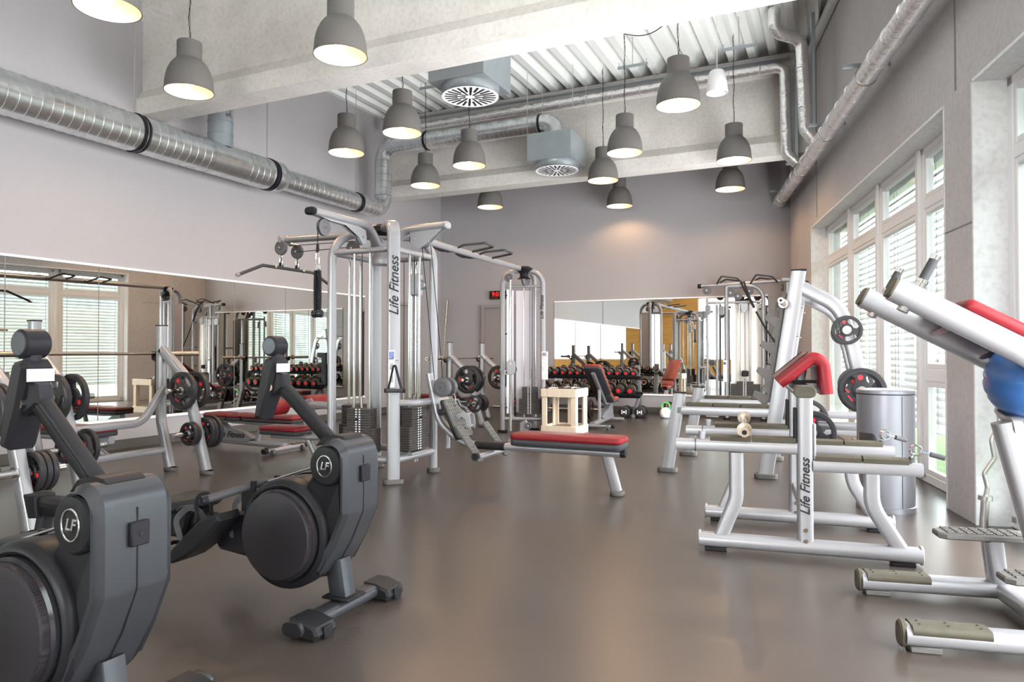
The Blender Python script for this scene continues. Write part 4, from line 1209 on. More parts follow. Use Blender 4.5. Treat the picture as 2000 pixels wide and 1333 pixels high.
column((-4.05, 9.10, 0), 0, 'silver arched pulley column with pale panels at the end of the overhead beam')
# ================================================================== BENCHES AND RACKS
def olympic_bench(loc, rz, label, sc=1.0):
    t = thing('olympic_bench', label, 'weight bench', loc, rz)
    t.scale = (sc, sc, sc)
    for s in (-1, 1):
        y = s*.60
        MB().sweep([(-.08, y, 1.40), (-.08, y, .48), (.05, y, .03)], sec_rr(.085, .075, .02, 3), fil=.25, up=(0, 1, 0), k=8).build('upright', M['silver'], t)
        MB().box((-.08, y, 1.403), (.088, .078, .012), b=.003).build('upright_cap', M['charcoal'], t)
        MB().sweep([(-.07, y, 1.17), (.26, y, .90), (.53, y, .03)], sec_rr(.095, .075, .022, 3), fil=.25, up=(0, 1, 0), k=8).build('storage_leg', M['silver'], t)
        foot(t, .06, y, R(90), .10, .15, .035); foot(t, .54, y, R(90), .10, .15, .035)
        for (px, pz) in ((.30, .78), (.425, .38)):
            for q in (-1, 1): peg(t, (px, y + q*.036, pz), (0, q, 0), .21 if pz > .5 else .24)
        hk = MB(); hk.prism([(-.12, 1.04), (-.19, 1.07), (-.205, 1.15), (-.185, 1.15), (-.175, 1.09), (-.12, 1.10)], .05, MX((0, y, 0)) @ XZ, b=.004); hk.build('bar_hook', M['charcoal'], t)
        MB().box((-.128, y, .90), (.015, .06, .5), b=.004).build('bar_guard', M['charcoal'], t)
    MB().sweep([(-.04, -.60, .80), (-.04, -.36, .47), (-.04, .36, .47), (-.04, .60, .80)], sec_rr(.065, .065, .02, 3), fil=.22, k=8).build('cross_tube', M['silver'], t)
    MB().sweep([(.0, -.60, .20), (.0, .60, .20)], sec_rr(.06, .06, .015, 2)).build('low_cross_tube', M['silver'], t)
    padded(t, 'bench_pad', 1.18, .28, MX((-.62, 0, .385)), 'red', .055, .03, .05)
    MB().sweep([(-1.20, 0, .355), (.04, 0, .355)], sec_rr(.06, .06, .015, 2)).build('bench_beam', M['silver'], t)
    MB().sweep([(-1.10, 0, .35), (-1.22, 0, .03)], sec_rr(.07, .06, .018, 2), up=(0, 1, 0)).build('bench_leg', M['silver'], t)
    MB().sweep([(-1.22, -.22, .035), (-1.22, .22, .035)], sec_rr(.07, .05, .02, 3)).build('bench_foot', M['silver'], t)
    MB().sweep([(-.3, 0, .34), (.0, 0, .20)], sec_rr(.05, .05, .012, 2)).build('bench_strut', M['silver'], t)
    return t
EB = (-5.90, 4.20, 0)
olympic_bench(EB, 0, 'silver olympic bench press frame by the long mirror, loaded with grip plates')
def W(o, p): return (o[0]+p[0], o[1]+p[1], o[2]+p[2])
PG = 'grip plates on the bench press frame'
whereE = 'on the %s peg of the bench press by the mirror, %s'
def stackp(base, px, pz, ysgn, qsgn, specs, where, sc=1.0, grp=PG):
    y = ysgn*.60 + qsgn*.05
    plates_on_peg(W(base, (px*sc, y*sc, pz*sc)), (0, qsgn, 0), specs, where, grp)
stackp(EB, .30, .78, 1, -1, [(.178, .045, 'black')], 'high on the far mirror bench frame, camera side')
stackp(EB, .30, .78, 1, 1, [(.178, .045, 'black')], 'high on the far mirror bench frame, rear side')
stackp(EB, .425, .38, 1, -1, [(.11, .032, 'inner small black'), (.11, .032, 'outer small black')], 'low on the far mirror bench frame, camera side')
stackp(EB, .425, .38, 1, 1, [(.14, .035, 'inner black'), (.14, .035, 'middle black'), (.155, .035, 'outer black')], 'low on the far mirror bench frame, rear side')
stackp(EB, .30, .78, -1, -1, [(.19, .045, 'black')], 'high on the near mirror bench frame, camera side')
stackp(EB, .30, .78, -1, 1, [(.19, .045, 'black')], 'high on the near mirror bench frame, rear side')
stackp(EB, .425, .38, -1, -1, [(.11, .032, 'small black')], 'low on the near mirror bench frame, camera side')
stackp(EB, .425, .38, -1, 1, [(.12, .035, 'inner black'), (.15, .035, 'outer black')], 'low on the near mirror bench frame, rear side')
barbell((-6.06, 4.20, 1.128), R(90), 'long barbell resting on the bench press frame by the mirror')
E2 = (-5.10, 2.14, 0)
olympic_bench(E2, 0, 'silver bench press frame cut by the left edge, behind the nearest rower')
stackp(E2, .30, .78, 1, -1, [(.17, .04, 'inner grey-faced'), (.17, .04, 'outer grey-faced')], 'on the upper peg of the frame at the left edge', grp='grip plates at the left edge')
stackp(E2, .425, .38, 1, 1, [(.13, .035, 'inner black'), (.13, .035, 'middle black'), (.13, .035, 'outer black')], 'on the lower peg of the frame at the left edge', grp='grip plates at the left edge')
HB = (-5.40, 10.13, 0)
olympic_bench(HB, 0, 'silver bench press frame at the back, left of the pulley column', .92)
stackp(HB, .30, .78, -1, -1, [(.215, .045, 'large black')], 'high on the near back bench frame, camera side', .92, 'grip plates on the back bench press')
stackp(HB, .30, .78, -1, 1, [(.215, .045, 'large black')], 'high on the near back bench frame, rear side', .92, 'grip plates on the back bench press')
stackp(HB, .425, .38, -1, -1, [(.13, .035, 'black')], 'low on the near back bench frame, camera side', .92, 'grip plates on the back bench press')
stackp(HB, .425, .38, -1, 1, [(.13, .03, 'inner black'), (.13, .03, 'second black'), (.13, .03, 'third black'), (.13, .03, 'outer black')], 'low on the near back bench frame, rear side', .92, 'grip plates on the back bench press')
stackp(HB, .30, .78, 1, -1, [(.20, .045, 'black')], 'on the far back bench frame, partly behind the pulley column', .92, 'grip plates on the back bench press')
barbell((-5.56, 10.13, 1.04), R(90), 'long barbell resting on the back bench press frame')

def adjustable_bench(loc, rz, label, ang=0, col='red'):
    t = thing('adjustable_bench', label, 'weight bench', loc, rz, 'adjustable benches')
    MB().sweep([(0, -.30, .045), (0, .30, .045)], sec_rr(.075, .055, .026, 4)).build('foot_bar', M['silver'], t)
    for s in (-1, 1):
        MB().prism(sec_rr(.078, .06, .028, 4), .06, axisM((0, s*.31, .045), (0, s, 0)), b=.01).build('foot_cap', M['charcoal'], t)
        MB().sweep([(0, s*.12, .078), (0, s*.29, .078)], sec_rr(.06, .008, .003, 1)).build('grip_strip', M['olive'], t)
        MB().cyl((.045, s*.22, .03), (.045, s*.26, .03), .03, n=16).build('wheel', M['rubber_gy'], t)
    MB().sweep([(0, 0, .07), (-1.20, 0, .09)], sec_rr(.08, .06, .015, 2)).build('base_rail', M['silver'], t)
    MB().sweep([(-1.22, -.20, .045), (-1.22, .20, .045)], sec_rr(.07, .055, .025, 4)).build('rear_foot', M['silver'], t)
    MB().prism([(-1.15, .10), (-.55, .08), (-.45, .13), (-.60, .20), (-.85, .24), (-.98, .32), (-1.10, .33)], .09, XZ, b=.006).build('side_plate', M['silver'], t, 30)
    logo(t, MX((-.80, -.048, .165), rx=R(90)), .10)
    hx = -.80
    padded(t, 'seat_pad', .37, .27, MX((hx - .19, 0, .335)), col, .055, .03, .045)
    MB().sweep([(hx-.30, 0, .32), (hx+.02, 0, .32)], sec_rr(.06, .04, .01, 2)).build('seat_bracket', M['silver_dk'], t)
    bm = MX((hx, 0, .335), ry=-ang)
    padded(t, 'lower_back_pad', .21, .28, bm @ MX((.115, 0, 0)), col, .055, .03, .04)
    padded(t, 'back_pad', .78, .28, bm @ MX((.625, 0, 0)), col, .055, .03, .05)
    MB().sweep([bm @ Vector((0, 0, -.02)), bm @ Vector((.90, 0, -.02))], sec_rr(.06, .04, .01, 2)).build('back_beam', M['silver'], t)
    q = bm @ Vector((.45, 0, -.03))
    MB().sweep([q, (-.42, 0, .10)], sec_rr(.045, .045, .01, 2), up=(0, 1, 0)).build('support_strut', M['silver_dk'], t)
    return t
adjustable_bench((-5.72, 6.22, 0), 0, 'flat red adjustable bench between the mirror and the cable tower')
adjustable_bench((-3.28, 9.99, 0), R(273), 'inclined red adjustable bench behind the wooden crate', R(34), 'redorange')

# ------------------------------------------------------------------ squat rack
def squat_rack():
    O = (-1.458, 6.73, 0)
    t = thing('squat_rack', 'large silver squat rack with slanted uprights and padded safety rails', 'squat rack', O, R(1))
    for k, y in enumerate((0, 1.15)):
        MB().sweep([(0, y, .03), (.119, y, .756)], sec_rr(.11, .075, .012, 2), up=(0, 1, 0)).build('front_leg', M['silver'], t, 30)
        MB().box((.12, y, .76), (.115, .08, .016), b=.004).build('leg_cap', M['charcoal'], t)
        foot(t, 0, y, 0, .19, .11, .045)
        MB().sweep([(.885, y, .03), (1.17, y, 1.87)], sec_rr(.125, .085, .012, 2), up=(0, 1, 0)).build('upright', M['silver'], t, 30)
        MB().box((1.173, y, 1.875), (.13, .09, .016), MX(), b=.004).build('upright_cap', M['charcoal'], t)
        foot(t, .885, y, 0, .20, .115, .045)
        MB().sweep([(.10, y, .595), (.965, y, .595)], sec_rr(.075, .085, .014, 2)).build('safety_rail', M['silver'], t, 30)
        for i in range(3):
            MB().box((.30 + i*.245, y, .652), (.24, .075, .038), b=.006).build('rail_rubber', M['olive'], t)
        MB().cyl((.13, y, .62), (.13, y, .67), .018, n=12).build('rail_stop', M['charcoal'], t)
        MB().sweep([(1.19, y, 1.72), (1.50, y, 1.54), (1.60, y, 1.18), (1.84, y, .04)], sec_rr(.12, .08, .03, 3), fil=(.30, .4), up=(0, 1, 0), k=10).build('rear_brace', M['silver'], t)
        foot(t, 1.84, y, 0, .19, .11, .045)
        # storage cross members low down
        MB().sweep([(.97, y, .50), (1.72, y, .50)], sec_rr(.055, .07, .015, 2)).build('storage_rail', M['silver'], t)
        MB().sweep([(.93, y, .33), (1.74, y, .33)], sec_rr(.055, .07, .015, 2)).build('storage_rail', M['silver'], t)
        # hook plate with forward teeth
        hp = []
        d = Vector((.285, 1.84)).normalized(); n_ = Vector((-d.y, d.x))
        base = Vector((.885, .0))
        def P(a, o): q = base + d*a + n_*o; return (q.x, q.y)
        poly = [P(.70, .06), P(1.68, .06), P(1.68, .10), P(1.58, .145)]
        for a in (1.50, 1.26, 1.02, .80):
            poly += [P(a+.02, .145), P(a, .11), P(a-.045, .105), P(a-.03, .215), P(a-.075, .225), P(a-.14, .13)]
        poly += [P(.66, .10)]
        MB().prism(poly, .03, MX((0, y, 0)) @ XZ, b=.003).build('hook_plate', M['rubber_gy'], t, 25)
        for a in (1.58, 1.32, 1.06, .85, .70, .5):
            q = base + d*a - n_*.064
            MB().cyl((q.x, y, q.y), (q.x + .014, y, q.y - .002), .014, n=10).build('bolt', M['chrome'], t)
        for (px, pz) in ((1.555, 1.335), (1.665, .82)):
            for q in (-1, 1):
                if (k == 0 and q < 0) or (k == 1 and q < 0): peg(t, (px, y + q*.036, pz), (0, q, 0), .16)
    MB().sweep([(1.30, 0, 1.66), (1.30, 1.15, 1.66)], sec_rr(.07, .07, .015, 2)).build('top_cross_member', M['silver'], t)
    MB().sweep([(1.76, 0, .40), (1.76, 1.15, .40)], sec_rr(.07, .07, .015, 2)).build('rear_cross_member', M['silver'], t)
    peg(t, (1.28, -.035, .44), (0, -1, 0), .18)
    peg(t, (1.22, 1.10, .46), (0, -1, 0), .18)
    logo(t, MX((1.60, -.043, .95), rx=R(90)) @ Matrix.Rotation(R(-76), 4, 'Z'), .08) if False else None
    g = 'grip plates on the squat rack'
    w = lambda p: tuple(t.matrix_basis @ Vector(p))
    yd = (math.sin(R(1)), -math.cos(R(1)), 0)
    plates_on_peg(w((1.555, -.05, 1.335)), yd, [(.125, .035, 'small black')], 'high on the near brace of the squat rack', g)
    plates_on_peg(w((1.665, -.05, .82)), yd, [(.165, .035, 'inner black'), (.19, .04, 'outer black')], 'at mid height on the near brace of the squat rack', g)
    plates_on_peg(w((1.28, -.05, .44)), yd, [(.19, .04, 'large black')], 'low on the near side of the squat rack', g)
    plates_on_peg(w((1.555, 1.10, 1.335)), yd, [(.115, .035, 'small black')], 'high on the far brace of the squat rack', g)
    plates_on_peg(w((1.665, 1.10, .82)), yd, [(.165, .04, 'black')], 'at mid height on the far brace of the squat rack', g)
    plates_on_peg(w((1.22, 1.08, .46)), yd, [(.20, .04, 'large black')], 'low on the far side of the squat rack', g)
    b = barbell(w((1.045, .575, 1.575)), R(91), 'long barbell racked high on the squat rack hooks')
squat_rack()

# ------------------------------------------------------------------ preacher curl bench with bar rests
def preacher():
    O = (-.722, 4.192, 0)
    t = thing('preacher_bench', 'silver arm curl bench with red roof-shaped pad and rubber bar rests', 'weight bench', O, R(6.5))
    for k, y in enumerate((0, .74)):
        MB().sweep([(0, y, .062), (1.143, y, .062)], sec_rr(.10, .078, .034, 4)).build('base_tube', M['silver'], t)
        for x, s in ((0, -1), (1.143, 1)):
            MB().prism(sec_rr(.078, .10, .034, 4), .014, axisM((x, y, .062), (s, 0, 0)) @ MX(), b=.003).build('base_cap', M['silver_dk'], t)
            MB().box((x - s*.09, y, .012), (.12, .06, .024), b=.004).build('rubber_foot', M['black'], t)
        MB().sweep([(.12, y, .09), (.205, y, .30), (.205, y, .57)], sec_rr(.08, .055, .018, 3), fil=.22, up=(0, 1, 0), k=8).build('leg', M['silver'], t)
        MB().sweep([(1.04, y, .09), (.905, y, .31), (.905, y, .50)], sec_rr(.08, .055, .018, 3), fil=.22, up=(0, 1, 0), k=8).build('leg', M['silver'], t)
        MB().sweep([(.57, y, .055), (.57, y, .90)], sec_rr(.085, .075, .022, 3), up=(0, 1, 0)).build('post', M['silver'], t)
        for z in (.16, .10): MB().cyl((.57, y-.038, z), (.57, y-.044, z), .012, n=10).build('bolt', M['chrome'], t)
        MB().sweep([(-.13, y, .607), (.53, y, .607)], sec_rr(.075, .068, .02, 3)).build('high_rail', M['silver'], t)
        MB().sweep([(.61, y, .516), (1.15, y, .516)], sec_rr(.075, .068, .02, 3)).build('low_rail', M['silver'], t)
        for x0, x1, z in ((.06, .285, .648), (.29, .525, .648), (.62, .855, .557), (.86, 1.085, .557)):
            MB().prism([(-.03, -.022), (.03, -.022), (.036, .012), (.018, .022), (-.018, .022), (-.036, .012)], x1-x0-.004, MX(((x0+x1)/2, y, z)) @ Matrix(((0, 0, 1, 0), (1, 0, 0, 0), (0, 1, 0, 0), (0, 0, 0, 1)))).build('rail_rubber', M['olive'], t, 30)
        MB().cyl((.015, y, .63), (.015, y, .685), .02, n=12).build('bar_stop', M['silver_dk'], t)
        MB().box((.013, y+.001, .655), (.03, .012, .05)).build('stop_pad', M['black'], t)
        MB().box((-.02, y, .607), (.004, .079, .072)).build('tube_joint', M['black'], t, smooth=0)
        MB().box((.519, y, .735), (.018, .06, .20), b=.005).build('post_guard', M['charcoal'], t)
        MB().box((.619, y, .65), (.014, .06, .20), b=.004).build('post_guard', M['silver_dk'], t)
    MB().sweep([(.57, -.035, .925), (.57, .775, .925)], sec_rr(.115, .062, .029, 4)).build('head_beam', M['silver'], t)
    for y, s in ((-.035, -1), (.775, 1)): MB().prism(sec_rr(.118, .066, .031, 4), .016, axisM((.57, y, .925), (0, s, 0)), b=.004).build('beam_cap', M['olive'], t)
    for x in (.20, .905): MB().sweep([(x, 0, .44), (x, .74, .44)], sec_rr(.05, .05, .012, 2)).build('cross_tube', M['silver'], t) if False else None
    MB().sweep([(.57, .04, .26), (.57, .70, .26)], sec_rr(.05, .07, .02, 2)).build('cross_tube', M['silver'], t)
    MB().sweep([(.57, .37, .94), (.59, .37, 1.06)], sec_rr(.05, .07, .012, 2), up=(0, 1, 0)).build('pad_post', M['silver_dk'], t)
    MB().box((.56, .37, .968), (.22, .16, .016), b=.004).build('pad_plate', M['charcoal'], t)
    MB().sweep([(.445, .37, .965), (.628, .37, 1.12), (.682, .37, 1.085), (.70, .37, .905)], sec_rr(.072, .52, .03, 4), fil=(.045, .05), up=(0, 1, 0), k=6).build('arm_pad', M['red'], t, 50)
    sm = MB()
    for y in (.14, .60): sm.sweep([(.445-.023, y, .965+.028), (.628-.026, y, 1.12+.029)], sec_circ(.003, 5))
    sm.build('pad_seam', M['blackvinyl'], t)
    logo(t, MX((.57, -.039, .40), rx=R(90)) @ Matrix.Rotation(R(90), 4, 'Z'), .070)
    w = lambda p: tuple(t.matrix_basis @ Vector(p))
    bp = w((.25, .39, .70))
    s = thing('short_barbell', 'short steel curl bar lying across the high rests of the arm curl bench', 'barbell', bp, R(96.5))
    MB().cyl((-.40, 0, 0), (.40, 0, 0), .014, n=14).build('shaft', M['brass'], s)
    for sg in (-1, 1):
        b = MB(); b.cyl((sg*.40, 0, 0), (sg*.53, 0, 0), .027, n=18); b.cyl((sg*.375, 0, 0), (sg*.41, 0, 0), .042, n=20); o = b.build('sleeve', M['brass'], s)
        MB().cyl((sg*.53, 0, 0), (sg*.534, 0, 0), .014, n=12).build('end_cap', M['black'], o)
    for i, (x, y, lb) in enumerate(((1.12, -.0, 'spring collar clip with black grips on the near low rest'), (1.10, .74, 'spring collar clip with black grips on the far low rest'))):
        c = thing('spring_collar', lb, 'collar clip', w((x, y, .62)), R(6.5 + 20*i))
        b = MB()
        for k in range(3): b.sweep([(.028*math.cos(q), .012*k - .012, .028*math.sin(q)) for q in [2*PI*j/16 for j in range(16)]], sec_circ(.0045, 6), closed=True)
        b.build('coil', M['chrome'], c)
        for a0 in (-25, -105):
            v = Vector((math.cos(R(a0)), 0, math.sin(R(a0))*.55))
            d0 = v*.028; d1 = v*.075; d2 = v*.15
            MB().cyl(d0, d1, .0045, n=8).build('wire', M['chrome'], c); MB().cyl(d1, d2, .014, n=12).build('grip', M['grip'], c)
preacher()

# ------------------------------------------------------------------ dip / leg-raise stand at the right edge
def dip_stand():
    O = (.235, 3.113, 0)
    t = thing('leg_raise_stand', 'silver dip and leg-raise stand with red arm pads, cut by the right edge', 'gym machine', O, R(11.5))
    for k, y in enumerate((0, .65)):
        MB().sweep([(0, y, .062), (1.25, y, .062)], sec_rr(.10, .078, .034, 4)).build('base_tube', M['silver'], t)
        MB().prism(sec_rr(.08, .102, .036, 4), .03, axisM((-.005, y, .062), (-1, 0, 0)), b=.008).build('base_cap', M['olive'], t)
        cv = MB().sweep([(.02, y, .085), (.29, y, .085)], sec_rr(.104, .042, .018, 3)).build('grip_cover', M['olive'], t)
        for x in (.05, .15, .26):
            for s in (-.018, .018): MB().cyl((x, y+s, .105), (x, y+s, .108), .005, n=8).build('screw', M['print'], cv)
        MB().box((.07, y, .012), (.11, .07, .024), b=.004).build('rubber_foot', M['rubber_gy'], t)
        # arms
        ya = .10 if k == 0 else .56
        MB().sweep([(.0, ya, 1.405), (.46, ya, 1.148), (.80, ya + (.10 if k == 0 else -.10), .95), (1.0, .33, .93)], sec_rr(.085, .10, .036, 4), fil=(.3, .2), k=6).build('arm', M['silver'], t)
        MB().prism(sec_rr(.10, .086, .036, 4), .012, axisM((-.006, ya, 1.409), (-.873, 0, .488)), b=.003).build('arm_cap', M['olive'], t)
        h = MB(); h.cyl((.075, ya, 1.37), (.108, ya, 1.435), .02, n=14); h.build('handle_stem', M['chrome'], t)
        g = MB(); g.cyl((.106, ya, 1.43), (.150, ya, 1.515), .0185, n=16); go = g.build('hand_grip', M['grip'], t)
        MB().cyl((.150, ya, 1.515), (.159, ya, 1.533), .019, n=16).build('grip_end', M['chrome'], go)
        MB().cyl((.103, ya, 1.424), (.109, ya, 1.436), .024, n=16).build('grip_ring', M['chrome'], go)
        MB().cyl((.045, ya, 1.335), (.032, ya, 1.312), .022, n=12).build('stem_nut', M['steel'], t)
        # elbow pads on the inner side
        yp = ya + (.075 if k == 0 else -.075)
        pm = MX((.44, yp, 1.245), ry=R(29))
        po = MB().prism(sec_rr(.40, .15, .03, 4), .055, pm, b=.016).build('elbow_pad', M['red'], t, 50)
        MB().prism(sec_rr(.39, .14, .03, 4), .012, pm @ MX((0, 0, -.033))).build('pad_base', M['silver_dk'], po)
        for x in (-.10, .12): MB().prism([(-.03, -.10), (.03, -.035), (-.01, -.035), (-.05, -.10)], .03, pm @ MX((x, (-.03 if k == 0 else .03), 0)) @ XZ).build('pad_bracket', M['steel'], t)
    # rear mast
    MB().sweep([(1.05, .33, .05), (.80, .33, .70), (.98, .33, 1.35), (1.0, .33, 1.75)], sec_rr(.10, .085, .03, 4), fil=.3, up=(0, 1, 0), k=8).build('mast', M['silver'], t)
    MB().sweep([(.70, .33, .06), (.60, .33, .45), (.50, .33, .86)], sec_rr(.13, .085, .035, 4), fil=.5, up=(0, 1, 0), k=6).build('front_mast', M['silver'], t)
    MB().sweep([(.50, .33, .84), (1.0, .33, .93)], sec_rr(.10, .08, .03, 3)).build('mast_tie', M['silver'], t)
    MB().sweep([(.60, 0, .06), (.60, .65, .06)], sec_rr(.09, .07, .02, 3)).build('cross_tube', M['silver'], t)
    MB().sweep([(1.15, 0, .06), (1.15, .65, .06)], sec_rr(.09, .07, .02, 3)).build('cross_tube', M['silver'], t)
    padded(t, 'back_pad', .34, .70, MX((.90, .33, 1.35), ry=R(-90)) @ MX(rz=R(90)), 'red', .06, .03, .05)
    for y, x0, z, lg in ((.56, .29, .325, (.58, .60)), (.14, .385, .262, (.62, .10))):
        fp = MB().prism([(0, -.045), (.03, -.07), (.36, -.07), (.38, .07), (.05, .07), (0, .03)], .028, MX((x0, y, z)), b=.006).build('step_plate', M['rubber_gy'], t, 30)
        tr = MB()
        for i in range(8):
            for j in range(4): tr.box((x0 + .05 + i*.039, y - .048 + j*.03 , z + .016), (.027, .018, .007))
        tr.build('step_tread', M['rubber_gy'], fp, 0)
        MB().sweep([(lg[0]-.06, y, z-.01), (lg[0], .65 if y > .3 else .0, .08)], sec_rr(.085, .06, .022, 3), up=(0, 1, 0)).build('step_leg', M['silver'], t)
    w = lambda p: tuple(t.matrix_basis @ Vector(p))
    # half ball wedged on the stand
    c = thing('balance_ball', 'blue ribbed half-ball with grey base wedged on the leg-raise stand', 'exercise ball', w((.635, .36, 1.03)), R(11.5))
    c.rotation_euler = (R(14), R(-10), R(11.5))
    prof = []
    for i in range(33):
        a = -PI/2*.86 + (PI/2*1.86)*i/32
        rr = .205 + (.0018 if i % 4 else -.004)
        prof.append((max(0, rr*math.cos(a)), rr*.88*math.sin(a)))
    MB().lathe(prof, 44, None, close=True).build('dome', M['blue'], c, 60)
    MB().lathe([(.0, -.188), (.11, -.190), (.16, -.160), (.175, -.130), (.168, -.118), (.10, -.15), (0, -.15)], 44, None, close=False).build('base_rim', M['silver_dk'], c)
dip_stand()

# ------------------------------------------------------------------ wipe dispenser / bin
def bin_():
    t = thing('waste_bin', 'tall round silver bin with dark hatch in front of the window', 'bin', (.335, 5.83, 0), R(0))
    MB().lathe([(0, 0), (.198, 0), (.198, .035), (.19, .04), (.19, .842), (.194, .846), (.194, .868), (.188, .874), (0, .876)], 48, None, close=False).build('body', M['binm'], t, 30)
    MB().lathe([(.1905, .0), (.1935, .0), (.1935, .004), (.1905, .004)], 48, MX((0, 0, .838)), close=False).build('lid_seam', M['charcoal'], t)
    # curved black hatch set into the shell
    b = MB(); vs = []; fs = []
    n = 12
    for i in range(n+1):
        a = R(205 + 52*i/n)
        zt = .56 if i < n-4 else .56 - .11*((i-(n-4))/4)**2
        for z in (.30, zt): vs.append((.1915*math.cos(a), .1915*math.sin(a), z))
    for i in range(n): fs.append((2*i, 2*i+2, 2*i+3, 2*i+1))
    b.v = vs; b.f = fs; o = b.build('hatch', M['black'], t); md = o.modifiers.new('th', 'SOLIDIFY'); md.thickness = .003
    a = R(300)
    MB().box((.191*math.cos(a), .191*math.sin(a), .43), (.003, .003, .80), MX()).build('panel_seam', M['charcoal'], t, smooth=0)
M['binm'] = mat('bin_silver', (.36, .36, .40), .85, .34)
bin_()

# ------------------------------------------------------------------ EZ bar leaning at the pier, barbell in the corner
def ez_bar():
    t = thing('ez_curl_bar', 'cranked steel curl bar leaning beside the concrete pier', 'barbell', (.882, 5.43, 0))
    b = MB()
    P = [(0, 0, .20), (.012, .0, .27), (-.006, 0, .36), (.052, .0, .46), (.035, 0, .58), (.085, .01, .68), (.075, .01, .78), (.11, .02, .98), (.13, .02, 1.05)]
    b.sweep(P, sec_circ(.014, 12), fil=.05); b.build('shaft', M['steel'], t)
    MB().cyl((-.012, 0, .005), (0, 0, .20), .025, n=18).build('sleeve', M['steel'], t)
    MB().cyl((-.001, 0, .185), (.001, 0, .215), .042, n=20).build('collar', M['steel'], t)
    MB().cyl((.13, .02, 1.04), (.142, .022, 1.22), .025, n=18).build('sleeve', M['steel'], t)
ez_bar()
barbell((-7.42, 12.72, 1.125), 0, 'barbell standing upright in the back left corner', rot=(0, R(-86), R(20)))
# ================================================================== DUMBBELLS, CRATE, BACK CABLE MACHINE, SMALL THINGS
ORD = ['first', 'second', 'third', 'fourth', 'fifth', 'sixth', 'seventh', 'eighth', 'ninth', 'tenth', 'eleventh', 'twelfth', 'thirteenth', 'fourteenth']
_db = {}
def dumbbell_meshes(r, L_):
    if (r, L_) in _db: return _db[(r, L_)]
    hl = L_*.31
    head = []
    for s in (-1, 1):
        head.append(MB().lathe([(0, 0), (r*.62, 0), (r*.80, .004), (r*.97, .016), (r, .026), (r, hl-.014), (r*.93, hl-.004), (r*.60, hl), (0, hl)], 24, axisM((0, s*L_/2, 0), (0, -s, 0)), close=False).mesh('head', M['rubber'], 40))
    bands = []
    for s in (-1, 1):
        b = MB(); b.lathe([(r*1.005, hl*.55), (r*1.03, hl*.62), (r*1.03, hl*.86), (r*1.005, hl*.93)], 24, axisM((0, s*L_/2, 0), (0, -s, 0)), close=False)  # gold-brown ring paints in the warm highlight of reflecting chrome
        bands.append(b.mesh('band', M['bronze'], 40))
    hb = MB(); hb.lathe([(.013, -L_*.2), (.017, -L_*.08), (.0185, 0), (.017, L_*.08), (.013, L_*.2)], 14, MX(rx=R(90)), close=False)
    handle = hb.mesh('handle', M['steel'], 50)
    rings = []; marks = []
    for s in (-1, 1):
        rings.append(MB().lathe([(r*.44, -.001), (r*.60, -.001), (r*.60, .003), (r*.44, .003)], 24, axisM((0, s*L_/2, 0), (0, s, 0)), close=False).mesh('end_ring', M['steel'], 40))
        marks.append(MB().cyl((0, s*L_/2, 0), (0, s*(L_/2+.002), 0), r*.42, n=20).mesh('end_badge', M['redmark'], 40))
    _db[(r, L_)] = (head, bands, handle, rings, marks)
    return _db[(r, L_)]
M['bronze'] = mat('bronze_and_sheen', (.42, .32, .20), .8, .3)  # painted chrome highlight on dumbbell heads, plain bronze on one kettlebell handle
def dumbbell(loc, rot, r, L_, label, group):
    head, bands, handle, rings, marks = dumbbell_meshes(r, L_)
    t = thing('dumbbell', label, 'dumbbell', loc, 0, group); t.rotation_euler = rot
    for i in range(2):
        h = link('head', head[i], t); link('band', bands[i], h); link('end_ring', rings[i], h); link('end_badge', marks[i], h)
    link('handle', handle, t)
    return t
def dumbbell_rack():
    X0, X1, Y = -5.25, -3.08, 12.22
    t = thing('dumbbell_rack', 'silver two-tier dumbbell rack in front of the end-wall mirror', 'rack', ((X0+X1)/2, Y, 0))
    hw = (X1-X0)/2
    for x in (-hw+.30, hw-.10):
        MB().sweep([(x, .22, .03), (x, .02, .90)], sec_rr(.05, .09, .015, 2), up=(1, 0, 0)).build('upright', M['silver'], t)
        MB().sweep([(x, -.25, .03), (x, .26, .03)], sec_rr(.06, .05, .015, 2)).build('foot_beam', M['silver'], t)
        MB().sweep([(x, -.22, .05), (x, .13, .36)], sec_rr(.05, .06, .015, 2), up=(1, 0, 0)).build('strut', M['silver'], t)
    for z, y0, n, r, L_, tier in ((.72, -.02, 14, .058, .25, 'upper'), (.40, -.10, 10, .085, .32, 'lower')):
        tl = R(14)
        sm = MX((0, y0, z), rx=tl)
        for yy in (-.085, .085): MB().box((0, yy, 0), (2*hw, .035, .035), sm, b=.005).build('shelf_rail', M['charcoal'], t)
        MB().box((0, 0, -.03), (2*hw, .26, .012), sm).build('shelf_tray', M['charcoal'], t, smooth=0)
        step = (2*hw - .10)/n
        for i in range(n):
            x = hw - .05 - step*(i+.5)
            p = Vector(t.location) + (sm @ Vector((x, 0, r + .019)))
            if tier == 'upper': lb = 'black round dumbbell with red end on the upper rack tier, %s from the right' % ORD[i]
            else: lb = 'heavy black round dumbbell with red end on the lower rack tier, %s from the right' % ORD[i]
            dumbbell(p, (tl + R(random.uniform(-2, 2)), 0, R(random.uniform(-3, 3))), r*(1 - (.12*i/n if tier == 'lower' else 0)), L_, lb, '%s tier dumbbells' % tier) if False else dumbbell(p, (tl, 0, R(random.uniform(-3, 3))), r, L_, lb, '%s tier dumbbells' % tier)
dumbbell_rack()
